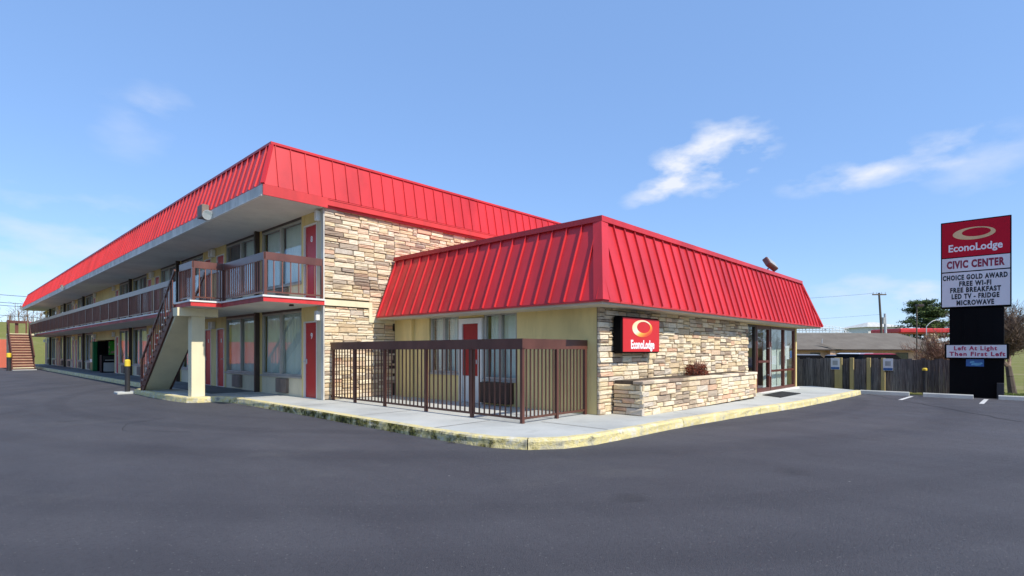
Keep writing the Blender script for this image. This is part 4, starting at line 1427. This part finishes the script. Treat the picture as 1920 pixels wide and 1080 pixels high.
im = empty('ice_machine', (6.72, 38.4, WK)); tag(im, 'black ice machine with a grey lower front in the alcove', 'ice machine')
m = MB(); m.box(-.36, -.3, 0, .36, .3, 1.02, ch=.02); m.build('cabinet', M['black'], im)
m = MB(); m.box(-.27, -.32, .06, .27, -.301, .58, ch=.006); m.build('front_panel', M['plastic_grey'], im)
m = MB(); m.box(-.30, -.33, .66, .30, -.301, .96, ch=.01); m.build('bin_door', M['rubber'], im)
m = MB(); m.box(-.2, -.345, .70, .2, -.331, .74); m.build('handle', M['handle'], im)

# ------------------------------------------------------------------ pylon sign
SX = 23.95
gzs = gz(24)
py_ = empty('pylon_sign', (SX, .92, gzs)); tag(py_, 'tall black pylon sign with red and white boards beside the plank fence', 'sign')
def zz(v, y=.9): return H + (657 - v) / FPX * (SX * fw.x + y * fw.y) - gzs
m = MB(); m.box(0, -.70, -.05, .55, .70, zz(577), ch=.01); m.build('tower', M['black'], py_)
for yv in (-.42, -.02, .36):
    m = MB(); m.box(-.012, yv - .015, 1.98, -.001, yv + .015, zz(578)); m.build('tower_batten', M['black'], py_)
CY0, CY1 = -.88, .93
ztop, zbot = zz(411), zz(576)
m = MB(); m.box(-.06, CY0, zbot, .60, CY1, ztop, ch=.012); m.build('cabinet', M['black'], py_)
zr = zz(480); zc = zz(508)
m = MB(); m.box(-.075, CY0 + .035, zr + .01, -.061, CY1 - .035, ztop - .04); m.build('logo_board', M['sign_red'], py_)
m = MB(); m.box(-.075, CY0 + .035, zc + .025, -.061, CY1 - .035, zr - .02); m.build('name_board', M['sign_white'], py_)
m = MB(); m.box(-.075, CY0 + .035, zbot + .04, -.061, CY1 - .035, zc - .015); m.build('message_board', M['sign_white'], py_)
yc = (CY0 + CY1) / 2
logo_ring('logo', py_, M['gold'], (-.076, yc + .03, zz(437)), 1.1, .42, '-X')
text_on('lettering', 'EconoLodge', .34, M['letter_white'], py_, (-.077, yc, zz(463)), '-X', .008, fit=1.38)
text_on('lettering', 'CIVIC CENTER', .34, M['letter_maroon'], py_, (-.077, yc, zz(494.5)), '-X', .017, fit=1.48, spacing=1.15)
for k, (s, v, wd) in enumerate((('CHOICE GOLD AWARD', 519, 1.66), ('FREE WI-FI', 531.3, .82), ('FREE BREAKFAST', 543, 1.30), ('LED TV - FRIDGE', 555, 1.22), ('MICROWAVE', 567.2, .96))):
    text_on('lettering', s, .225, M['letter_black'], py_, (-.077, yc + (.0 if k else .02), zz(v)), '-X', .011, fit=wd, spacing=1.22)
m = MB(); m.box(-.10, -.82, zz(672.5), .02, .82, zz(645), ch=.01); m.build('direction_board_frame', M['black'], py_)
m = MB(); m.box(-.112, -.76, zz(670.5), -.101, .77, zz(647)); m.build('direction_board', M['sign_white'], py_)
text_on('lettering', 'Left At Light', .19, M['letter_red'], py_, (-.114, .02, zz(653.3)), '-X', .007, fit=1.1, spacing=1.2)
text_on('lettering', 'Then First Left', .19, M['letter_red'], py_, (-.114, -.02, zz(664)), '-X', .007, fit=1.42, spacing=1.2)
m = MB(); m.box(-.02, -.20, zz(687), -.002, .26, zz(673.5)); stk = m.build('sticker_board', M['blue'], py_)
m = MB(); rr = random.Random(4)
for k in range(6):
    a, b = rr.uniform(-.12, .12), rr.uniform(.04, .16)
    m.face([(-.024 - k * .0006, a + .06, zz(687) + b - .03), (-.024 - k * .0006, a - .07, zz(687) + b), (-.024 - k * .0006, a - .04, zz(687) + b + .05), (-.024 - k * .0006, a + .05, zz(687) + b + .03)])
m.build('sticker_print', M['sky_blue'], stk, fixn=False)
m = MB(); m.box(-.12, -.70, -.02, -.003, -.52, .52, ch=.01); m.build('meter_box', M['black_bollard'], py_)

# ------------------------------------------------------------------ plank fence
FX = 25.1
fe = empty('plank_fence', (FX, 4.0, gz(25))); tag(fe, 'weathered grey wooden plank fence behind the parking spaces', 'fence')
pk = MB(); pk.box(-.012, -.0668, 0, .012, .0668, 1.0); PK = pk.mesh('plank', [M['plank']])
rr = random.Random(31)
yv = -3.15
while yv < 3.6:
    o = finish('plank', PK, None, fe, (rr.uniform(-.012, .012), yv, rr.uniform(-.02, .02)))
    o.scale = (1, rr.uniform(.97, 1.0), 1.26 + rr.uniform(-.03, .03))
    yv += .134
for z_ in (.3, 1.0):
    m = MB(); m.box(.026, -3.2, z_, .07, 3.6, z_ + .09); m.build('fence_rail', M['plank'], fe)
tp = MB(); tp.box(-.05, -.066, -.01, .05, .066, 1.30, ch=.008); TP = tp.mesh('painted_post', [M['post_tan']])
for u, w_ in ((1570, 1), (1577, 1), (1598.5, 1), (1630, 1), (1657, 1)):
    d = pix_dir(u, 657); yy_ = FX * d.y / d.x
    finish('painted_post', TP, None, fe, (-.12, yy_ - 4.0, -.0))

def small_sign(u, label):
    d = pix_dir(u, 657); yy_ = 24.91 * d.y / d.x
    e = empty('parking_sign', (24.91, yy_, gz(25))); tag(e, label, 'sign', 'parking signs on the plank fence')
    m = MB(); m.box(-.006, -.16, .82, .006, .16, 1.28, ch=.002); m.build('plate', M['sign_white'], e)
    m = MB(); m.box(-.012, -.15, .83, -.007, .15, .92); m.build('blue_band', M['blue'], e)
    m = MB(); m.box(-.011, -.09, 1.0, -.007, .09, 1.18); m.build('pictogram', M['plastic_grey'], e)
    m = MB(); m.box(.007, -.05, .9, .17, .05, 1.2); m.build('backing_block', M['plank'], e)
small_sign(1566, 'white parking sign with a blue band nearest the office door')
small_sign(1665, 'white parking sign with a blue band right of the tan posts')

# wheel stops
def wheel_stop(y0, y1, x, label):
    e = MB()
    zg = gz(x)
    pr = [(-.09, 0), (-.075, .11), (-.05, .135), (.05, .135), (.075, .11), (.09, 0)]
    for (a, b) in zip(pr[:-1], pr[1:]):
        e.face([(a[0], 0, a[1]), (b[0], 0, b[1]), (b[0], y1 - y0, b[1]), (a[0], y1 - y0, a[1])])
    e.face([(p[0], 0, p[1]) for p in pr]); e.face([(p[0], y1 - y0, p[1]) for p in pr])
    e.face([(-.09, 0, 0), (.09, 0, 0), (.09, y1 - y0, 0), (-.09, y1 - y0, 0)])
    o = e.build('wheel_stop', M['concrete'], None, (x, y0, zg + .002))
    tag(o, label, 'wheel stop', 'concrete wheel stops')
wheel_stop(2.65, 4.1, 23.1, 'concrete wheel stop in front of the tan painted posts')
wheel_stop(.95, 2.25, 23.0, 'concrete wheel stop between the fence bollard and the pylon')
wheel_stop(-1.1, .35, 23.45, 'concrete wheel stop right of the pylon sign by the grass')

# ------------------------------------------------------------------ trees
def bare_tree(name, base, hgt, spread, label, seed, trunk_r=.16, levels=5, mat='twig', lean=0.0, twigs=0, group=None, tw=.006, fork=.3):
    e = empty(name, base); tag(e, label, 'tree', group)
    rr = random.Random(seed)
    tk, br = MB(), MB()
    def grow(p, d, L, r_, lev, target):
        n = 3
        q = p
        for k in range(n):
            d2 = (d + Vector((rr.gauss(0, .10), rr.gauss(0, .10), rr.gauss(0, .05)))).normalized()
            q2 = q + d2 * (L / n)
            ra = r_ * (1 - .35 * k / n); rb = r_ * (1 - .35 * (k + 1) / n)
            target.tube(q, q2, ra, rb, 8 if lev == 0 else (5 if lev < 3 else 3), cap=False)
            if lev >= 1 and k < n - 1 and lev < levels:
                sd_ = Vector((rr.gauss(0, 1), rr.gauss(0, 1), rr.gauss(.2, .6))).normalized()
                grow(q2, (d2 * .6 + sd_ * spread).normalized(), L * rr.uniform(.45, .7), rb * .5, lev + 1, br)
            q = q2; d = d2
        if lev < levels:
            for k in range(3 if lev == 0 else 2):
                sd_ = Vector((rr.gauss(0, 1), rr.gauss(0, 1), rr.gauss(.15, .5))).normalized()
                grow(q, (d * .8 + sd_ * spread).normalized(), L * rr.uniform(.6, .85), r_ * .52, lev + 1, br)
    grow(Vector((0, 0, -.1)), Vector((lean, 0, 1)).normalized(), hgt * fork, trunk_r, 0, tk)
    smooth(tk.build('trunk', M['bark'], e, fixn=False))
    if twigs:
        pts = [Vector(v) for v in br.v[::6] if v[2] > hgt * .33]
        for k in range(twigs):
            p_ = rr.choice(pts)
            d_ = Vector((p_.x * .5 + rr.gauss(0, .6), p_.y * .5 + rr.gauss(0, .6), rr.gauss(.9, .5))).normalized()
            br.tube(p_, p_ + d_ * rr.uniform(.15, .5), .008, .003, 3, cap=False)
    o = br.build('crown', M[mat], e, fixn=False)
    return e

bare_tree('bare_tree', (27.4, .0, terrain(27.4, 0)), 3.9, .62, 'bare brown tree with dense twigs at the right edge behind the pylon', 3, .14, 6, 'twig', fork=.30, twigs=9000)
t2 = at(1762, 24.6)
bare_tree('bare_tree', (t2.x, t2.y, terrain(t2.x, t2.y)), 3.6, .75, 'small bare reddish tree just left of the pylon behind the fence', 8, .08, 5, 'twig_red', fork=.26, twigs=1500)
t3 = at(1745, 30)
lf = empty('dry_tree', (t3.x, t3.y, terrain(t3.x, t3.y))); tag(lf, 'low tree with pale dry leaves between fence and tan building', 'tree')
m = MB(); m.tube((0, 0, -.1), (.05, 0, 1.0), .07, .04, 7); smooth(m.build('trunk', M['bark'], lf))
def g2(rr):
    a = rr.random() * 6.28; h = rr.random(); r_ = rr.random() ** .5 * (1.0 - .75 * h) * 1.0
    return Vector((math.cos(a) * r_, math.sin(a) * r_, .9 + h * 1.9 + .2 * rr.random()))
leaf_cloud('crown', M['tan_leaf'], 700, g2, (.05, .12), lf, seed=12)
t4 = at(1925, 27)
vt = empty('vine_tree', (t4.x, t4.y, terrain(t4.x, t4.y))); tag(vt, 'yellow-green leafy tree top behind the bare tree at the right edge', 'tree')
m = MB(); m.tube((0, 0, -.1), (0, 0, 3.2), .10, .05, 7); smooth(m.build('trunk', M['bark'], vt))
def g3(rr):
    a = rr.random() * 6.28; r_ = rr.random() ** .5 * .9
    return Vector((math.cos(a) * r_, math.sin(a) * r_, 3.1 + rr.gauss(0, .35)))
leaf_cloud('crown', M['vine'], 700, g3, (.04, .10), vt, seed=13)

# pine
pt = at(1735, 84)
pine = empty('pine_tree', (pt.x, pt.y, terrain(pt.x, pt.y))); tag(pine, 'dark green pine with layered boughs behind the red canopy', 'tree')
pine.scale = (1.3, 1.3, 1.3)
m = MB(); m.tube((0, 0, -.2), (0, 0, 7.2), .22, .05, 8); smooth(m.build('trunk', M['bark'], pine))
rr = random.Random(77)
ndl, lim = MB(), MB()
for k in range(120):
    h = 1.8 + 6.0 * rr.random() ** .8
    a = rr.random() * 6.28
    L = (3.5 * (1 - (h - 1.6) / 8.5) + .7) * rr.uniform(.6, 1.05)
    d = Vector((math.cos(a), math.sin(a), rr.uniform(-.02, .25)))
    p0, p1 = Vector((0, 0, h * .93)), Vector((0, 0, h * .93)) + d * L
    lim.tube(p0, p1, .05, .015, 4, cap=False)
    for q in range(110):
        f = rr.uniform(.2, 1.05)
        c = p0.lerp(p1, f) + Vector((rr.gauss(0, .24), rr.gauss(0, .24), rr.gauss(.06, .11)))
        s = rr.uniform(.14, .32)
        dd = Vector((rr.gauss(0, 1), rr.gauss(0, 1), rr.gauss(.5, .5))).normalized()
        ee = dd.orthogonal().normalized() * s * .3
        ndl.face([c - ee, c + dd * s, c + ee])
lim.build('bough', M['bark'], pine, fixn=False)
ndl.build('crown', M['pine'], pine, fixn=False)

# ------------------------------------------------------------------ background buildings and cars on the right
def local(e):
    return e
ang = math.atan2(rt.y, rt.x)
# tan building: long side square to the view
c0 = at(1640, 50)
tb = empty('tan_building', (c0.x, c0.y, terrain(c0.x, c0.y)), ang); tag(tb, 'single-storey tan building with low brown shingle roof beyond the fence', 'building')
zb = terrain(c0.x, c0.y)
ez, rz_ = zat(655, 49) - zb, zat(624, 53.5) - zb
x0, x1 = -11.0, 6.9
wins = [(-6.0, -5.1), (-3.4, -2.3), (-1.7, -.45), (1.95, 3.1)]
m = MB(); m.box(x0, 0, -.2, x1, 9, ez); tbw = m.build('wall', M['tan_wall'], tb)
for (a, b) in wins:
    m = MB(); m.box(a, -.05, ez - 1.25, b, -.003, ez - .32); wo = m.build('window', M['dark_frame'], tb)
    m = MB(); m.box(a + .06, -.062, ez - 1.19, b - .06, -.051, ez - .38); m.build('pane', M['glass'], wo)
m = MB()
m.face([(x0 - .5, -.6, ez), (x1 + .4, -.6, ez), (x1 - 1.6, 4.5, rz_), (x0 - .5, 4.5, rz_)])
m.face([(x0 - .5, 9.6, ez), (x1 + .4, 9.6, ez), (x1 - 1.6, 4.5, rz_), (x0 - .5, 4.5, rz_)])
m.face([(x1 + .4, -.6, ez), (x1 + .4, 9.6, ez), (x1 - 1.6, 4.5, rz_)])
m.face([(x0 - .5, -.6, ez), (x1 + .4, -.6, ez), (x1 + .4, 9.6, ez), (x0 - .5, 9.6, ez)])
rfo = m.build('roof', M['shingle'], tb)
m = MB(); m.box(x0 - .5, -.64, ez - .10, x1 + .4, -.601, ez + .01); m.build('eave_board', M['dark_frame'], rfo)
m = MB()
m.face([(-5.3, .6, ez + .75), (-3.9, -.75, ez + .02), (-3.2, -.75, ez + .02)])
m.face([(-5.3, .6, ez + .75), (-3.9, -.75, ez + .02), (-4.3, -.6, ez - .0)])
m.build('porch_gable', M['shingle'], rfo)
m = MB(); m.box(-4.45, -.5, -.1, -3.95, -.02, ez - .02); m.build('porch_wall', M['tan_wall'], tb)
m = MB(); m.tube((-4.5, .7, ez + .2), (-4.5, .7, ez + 1.0), .03, n=6); m.build('vent_pipe', M['steel'], rfo)

def car(u, depth, z, length, width, height, mat, yaw, label, van=False):
    p = at(u, depth)
    e = empty('parked_car', (p.x, p.y, terrain(p.x, p.y)), ang + yaw); tag(e, label, 'car', 'cars parked beyond the fence')
    L, W_, Hh = length, width, height
    # body: lofted side profile
    prof_ = [(-L / 2, .35), (-L / 2 + .05, .75), (-L / 2 + .25, .95 * Hh / 1.6), (L / 2 - 1.1, .92 * Hh / 1.6), (L / 2 - .1, .78), (L / 2, .45), (L / 2 - .05, .25), (-L / 2 + .05, .25)]
    m = MB()
    for s in (-1, 1):
        m.face([(x_, s * W_ / 2 * (.93 if z_ > .9 else 1), z_) for x_, z_ in prof_])
    n = len(prof_)
    for i in range(n):
        a, b = prof_[i], prof_[(i + 1) % n]
        wa, wb = (.93 if a[1] > .9 else 1) * W_ / 2, (.93 if b[1] > .9 else 1) * W_ / 2
        m.face([(a[0], -wa, a[1]), (a[0], wa, a[1]), (b[0], wb, b[1]), (b[0], -wb, b[1])])
    m.build('body', mat, e)
    zc_ = .93 * Hh / 1.6
    lo = [(-L / 2 + .3, zc_), (L / 2 - 1.15, zc_)]; hi = [(-L / 2 + .55, Hh - .06), (L / 2 - 1.9, Hh - .06)]
    wl_, wh = W_ / 2 * .93, W_ / 2 * .78
    m = MB(); m.hexa([(lo[0][0], -wl_, zc_), (lo[1][0], -wl_, zc_), (lo[1][0], wl_, zc_), (lo[0][0], wl_, zc_), (hi[0][0], -wh, Hh - .06), (hi[1][0], -wh, Hh - .06), (hi[1][0], wh, Hh - .06), (hi[0][0], wh, Hh - .06)])
    m.build('window', M['black'], e)
    m = MB(); m.hexa([(hi[0][0] - .06, -wh - .03, Hh - .07), (hi[1][0] + .08, -wh - .03, Hh - .07), (hi[1][0] + .08, wh + .03, Hh - .07), (hi[0][0] - .06, wh + .03, Hh - .07), (hi[0][0] + .15, -wh + .12, Hh), (hi[1][0] - .2, -wh + .12, Hh), (hi[1][0] - .2, wh - .12, Hh), (hi[0][0] + .15, wh - .12, Hh)])
    m.build('roof', mat, e)
    for sx in (-L / 2 + .8, L / 2 - .85):
        for sy in (-1, 1):
            m = MB(); m.tube((sx, sy * (W_ / 2 - .2), .33), (sx, sy * (W_ / 2 + .01), .33), .33, n=14); wh_ = m.build('wheel', M['rubber'], e)
    for sy in (-1, 1):
        m = MB(); m.box(L / 2 - .12, sy * W_ * .36 - .15, .58, L / 2 + .01, sy * W_ * .36 + .15, .72, ch=.02); m.build('headlight', M['letter_white'], e)
car(1619, 41, 0, 4.6, 1.9, 1.82, M['car_white'], rad(-78), 'white car roof showing above the plank fence')
car(1660, 40, 0, 4.5, 1.85, 1.80, M['car_red'], rad(-12), 'dark red car roof showing above the plank fence')
car(1590, 44, 0, 4.4, 1.8, 1.66, M['car_grey'], rad(-80), 'grey car between the tan post and the white car')
car(1522, 42, 0, 4.6, 1.85, 1.72, M['car_grey'], rad(-15), 'grey car roof behind the fence next to the office')

# red canopy
p = at(1745, 72)
rc = empty('fuel_canopy', (p.x, p.y, terrain(p.x, p.y)), ang); tag(rc, 'flat red canopy roof rising behind the tan building', 'canopy')
zb = terrain(p.x, p.y)
za, zb2 = zat(624, 72) - zb, zat(615.5, 72) - zb
m = MB(); m.box(-4.1, 0, za, 3.2, 6, zb2, ch=.12); m.build('canopy_deck', M['red_roof'], rc)
for xx in (-3.0, 2.2):
    m = MB(); m.box(xx - .2, 2.7, -.2, xx + .2, 3.1, za + .05); m.build('column', M['white_trim'], rc)

# pale building with hip roof
p = at(1664, 95)
pb = empty('pale_building', (p.x, p.y, terrain(p.x, p.y)), ang); tag(pb, 'pale building with a grey hip roof in the distance by the utility pole', 'building')
zb = terrain(p.x, p.y)
e1, e2 = zat(613, 95) - zb, zat(604, 98) - zb
m = MB(); m.box(-3.4, 0, -.3, 2.4, 7, e1); m.build('wall', M['white_trim'], pb)
m = MB(); bpts = [(-3.9, -.5, e1), (2.9, -.5, e1), (2.9, 7.5, e1), (-3.9, 7.5, e1)]
tp_ = [(-1.2, 3.5, e2), (.3, 3.5, e2)]
m.face([bpts[0], bpts[1], tp_[1], tp_[0]]); m.face([bpts[1], bpts[2], tp_[1]]); m.face([bpts[2], bpts[3], tp_[0], tp_[1]]); m.face([bpts[3], bpts[0], tp_[0]]); m.face(bpts)
m.build('roof', M['gutter'], pb)
m = MB(); m.box(-2.2, -.04, e1 - 1.9, 1.0, -.003, e1 - .5); m.build('window', M['dark_frame'], pb)

# white metal bleacher frame
p = at(1565, 80)
bl = empty('bleacher_stand', (p.x, p.y, terrain(p.x, p.y)), ang); tag(bl, 'white metal bleacher stand with railings on the skyline behind the tan roof', 'bleachers')
zb = terrain(p.x, p.y)
zl, zh = zat(625, 80) - zb, zat(607, 80) - zb
for r_ in range(5):
    m = MB(); z_ = zl - .6 + r_ * .35; m.box(-6 + r_ * .3, r_ * .7, z_, 5.2 - r_ * .9, r_ * .7 + .45, z_ + .08); m.build('bench', M['steel'], bl)
for k in range(19):
    x_ = -5.6 + k * .52
    m = MB(); m.tube((x_, 3.3, -.2), (x_, 3.3, zh - max(0, (k - 12)) * .1), .035, n=5); m.build('railing_post', M['white_trim'], bl)
for z_ in (zh - .05, zh - .45, zh - .85):
    m = MB(); m.tube((-5.7, 3.3, z_), (.6, 3.3, z_), .03, n=5); m.tube((.6, 3.3, z_), (4.2, 3.3, z_ - .6), .03, n=5); m.build('guard_rail', M['white_trim'], bl)
for x_ in (-5, -2, 1, 4):
    m = MB(); m.bar((x_, 0, -.2), (x_ - .6, 3.3, zl + .9), .08, .08); m.build('frame_leg', M['steel'], bl)

# ------------------------------------------------------------------ poles, lamps and wires
def pole(u, depth, vtop, label, rad_=.14):
    p = at(u, depth); zb = terrain(p.x, p.y)
    e = empty('utility_pole', (p.x, p.y, zb), ang); tag(e, label, 'utility pole')
    h = zat(vtop, depth) - zb
    m = MB(); m.tube((.35, 0, -.3), (-.25, 0, h), rad_ * 1.2, rad_ * .8, 10); smooth(m.build('shaft', M['wood_pole'], e))
    m = MB(); m.box(-.25 - .85, -.1, h - .3, -.25 + .85, -.0, h - .15); m.build('crossarm', M['wood_pole'], e)
    for xx in (-1.0, -.55, .05, .5):
        m = MB(); m.tube((xx, -.05, h - .15), (xx, -.05, h + .08), .035, n=6); m.build('insulator', M['steel'], e)
    m = MB(); m.tube((.75, .1, -.3), (.55, .1, h * .72), rad_ * 1.25, rad_, 10); smooth(m.build('brace_pole', M['steel'], e))
    m = MB(); m.tube((.22, -.05, h * .58), (.22, -.05, h * .58 + .8), .2, n=10); smooth(m.build('transformer', M['plastic_grey'], e))
    return Vector((p.x, p.y, zb + h))
ptop = pole(1652, 66, 549, 'wooden utility pole with a crossarm behind the tan building')

def lamp_post(u, depth, vtop, label):
    p = at(u, depth); zb = terrain(p.x, p.y)
    e = empty('lamp_post', (p.x, p.y, zb), ang); tag(e, label, 'lamp post')
    h = zat(vtop, depth) - zb
    m = MB(); m.tube((0, 0, -.2), (0, 0, h), .038, .028, 8); smooth(m.build('shaft', M['wood_pole'], e))
    m = MB(); m.box(-.02, -.13, h - .06, .30, .13, h + .07, ch=.02); m.build('lamp_head', M['dark_frame'], e)
lamp_post(1719, 28, 573, 'thin steel lamp post with a flat dark head rising above the fence')
p = at(1737, 66); zb = terrain(p.x, p.y)
e = empty('street_lamp', (p.x, p.y, zb), ang); tag(e, 'pale street lamp with a curved arm in front of the pine', 'street lamp')
h = zat(612, 66) - zb
m = MB(); m.tube((0, 0, -.2), (0, 0, h), .07, .05, 8); m.build('shaft', M['steel'], e)
m = MB()
prev = Vector((0, 0, h))
for k in range(1, 8):
    a = k / 7; q = Vector((a * 1.25, 0, h + .75 * math.sin(a * 1.7))); m.tube(prev, q, .045, .04, 6); prev = q
m.build('arm', M['steel'], e)
m = MB(); m.box(1.15, -.12, h + .68, 1.6, .12, h + .80, ch=.03); m.build('lamp_head', M['plastic_grey'], e)

def wire(name, a, b, sag, r_, label):
    m = MB(); prev = None
    a, b = Vector(a), Vector(b); N = 22
    for k in range(N + 1):
        t_ = k / N; q = a.lerp(b, t_) - Vector((0, 0, sag * 4 * t_ * (1 - t_)))
        if prev is not None: m.tube(prev, q, r_, r_, 4, cap=False)
        prev = q
    o = m.build(name, M['wire'], None); tag(o, label, 'power line')
a = ptop + Vector((0, 0, -.05))
wire('power_line', a + rt * -.9, at(1100, 60, 7.2), .6, .012, 'upper thin power line running left from the wooden utility pole')
wire('power_line', a + Vector((0, 0, -2.6)), at(1100, 60, 4.0), .3, .010, 'lower thin power line running left from the wooden utility pole')
# poles and lines past the far end of the motel
for k, (vl, vr, lb) in enumerate(((542, 549, 'topmost power line at the far left'), (557.5, 562, 'second power line at the far left'), (563.5, 567, 'third power line at the far left'), (580.5, 587, 'lowest power line at the far left'))):
    wire('power_line', at(-260, 78, zat(vl - 12, 78)), at(260, 88, zat(vr + 20, 88)), .25, .035, lb)

# ------------------------------------------------------------------ far left: red fence, bare woods, small house
rfence = empty('red_fence', (0, 61.5, 0)); tag(rfence, 'faded red panel fence at the end of the lot beyond the far staircase', 'fence')
fence_pan = MB(); fence_pan.box(0, -.03, -.1, 1.96, .03, 2.35); 
for k in range(8): fence_pan.box(.1 + k * .24, -.05, -.1, .16 + k * .24, -.031, 2.35)
FP = fence_pan.mesh('fence_panel', [M['clay']])
for k in range(16): finish('fence_panel', FP, None, rfence, (2.3 - k * 2.0, 0, 0))
for k in range(30):
    o = finish('fence_panel', FP, None, rfence, (-29.0, -2.2 - k * 2.0, 0)); o.rotation_euler = (0, 0, rad(90))

wd = MB(); rr = random.Random(21)
for k in range(620):
    x_ = rr.uniform(-70, 26); y_ = rr.uniform(122, 175)
    zg = terrain(x_, y_)
    hh = rr.uniform(2.0, 4.2)
    wd.tube((x_, y_, zg - .2), (x_ + rr.gauss(0, .2), y_, zg + hh), .07, .02, 3, cap=False)
    for q in range(7):
        f = rr.uniform(.3, .95); a = rr.random() * 6.28
        p0 = Vector((x_, y_, zg + hh * f)); p1 = p0 + Vector((math.cos(a), math.sin(a), rr.uniform(.5, 1.3))) * hh * .28
        wd.tube(p0, p1, .03, .012, 3, cap=False)
o = wd.build('woodland', M['twig'], None, fixn=False); tag(o, 'far bare woodland along the crest of the grass bank', 'woodland', kind='stuff')

p = at(57, 118)
hs = empty('distant_house', (p.x, p.y, terrain(p.x, p.y)), ang); tag(hs, 'tiny pale house with red trim on the bank at the far left', 'house')
m = MB(); m.box(-1.6, 0, -.4, 1.6, 3, 1.3); m.build('wall', M['white_trim'], hs)
m = MB(); m.face([(-1.9, -.3, 1.3), (1.9, -.3, 1.3), (1.9, 1.5, 2.1), (-1.9, 1.5, 2.1)]); m.face([(-1.9, 3.3, 1.3), (1.9, 3.3, 1.3), (1.9, 1.5, 2.1), (-1.9, 1.5, 2.1)]); m.face([(-1.9, -.3, 1.3), (-1.9, 3.3, 1.3), (-1.9, 1.5, 2.1)]); m.face([(1.9, -.3, 1.3), (1.9, 3.3, 1.3), (1.9, 1.5, 2.1)])
m.build('roof', M['red_worn'], hs)

# grass tufts along the lot edge right of the pylon
gb = MB(); rr = random.Random(66)
for k in range(5000):
    x_ = rr.uniform(23.8, 28.5); y_ = rr.uniform(-3.5, .3)
    zg = terrain(x_, y_) if x_ > 24 else gz(x_) - .02
    a = rr.random() * 6.28; s = rr.uniform(.01, .02); hh = rr.uniform(.04, .11)
    gb.face([(x_ - s * math.cos(a), y_ - s * math.sin(a), zg), (x_ + s * math.cos(a), y_ + s * math.sin(a), zg), (x_ + rr.gauss(0, .02), y_ + rr.gauss(0, .02), zg + hh)])
o = gb.build('grass', M['blade'], None, fixn=False); tag(o, 'short green grass behind the wheel stop at the right edge', 'grass', kind='stuff')
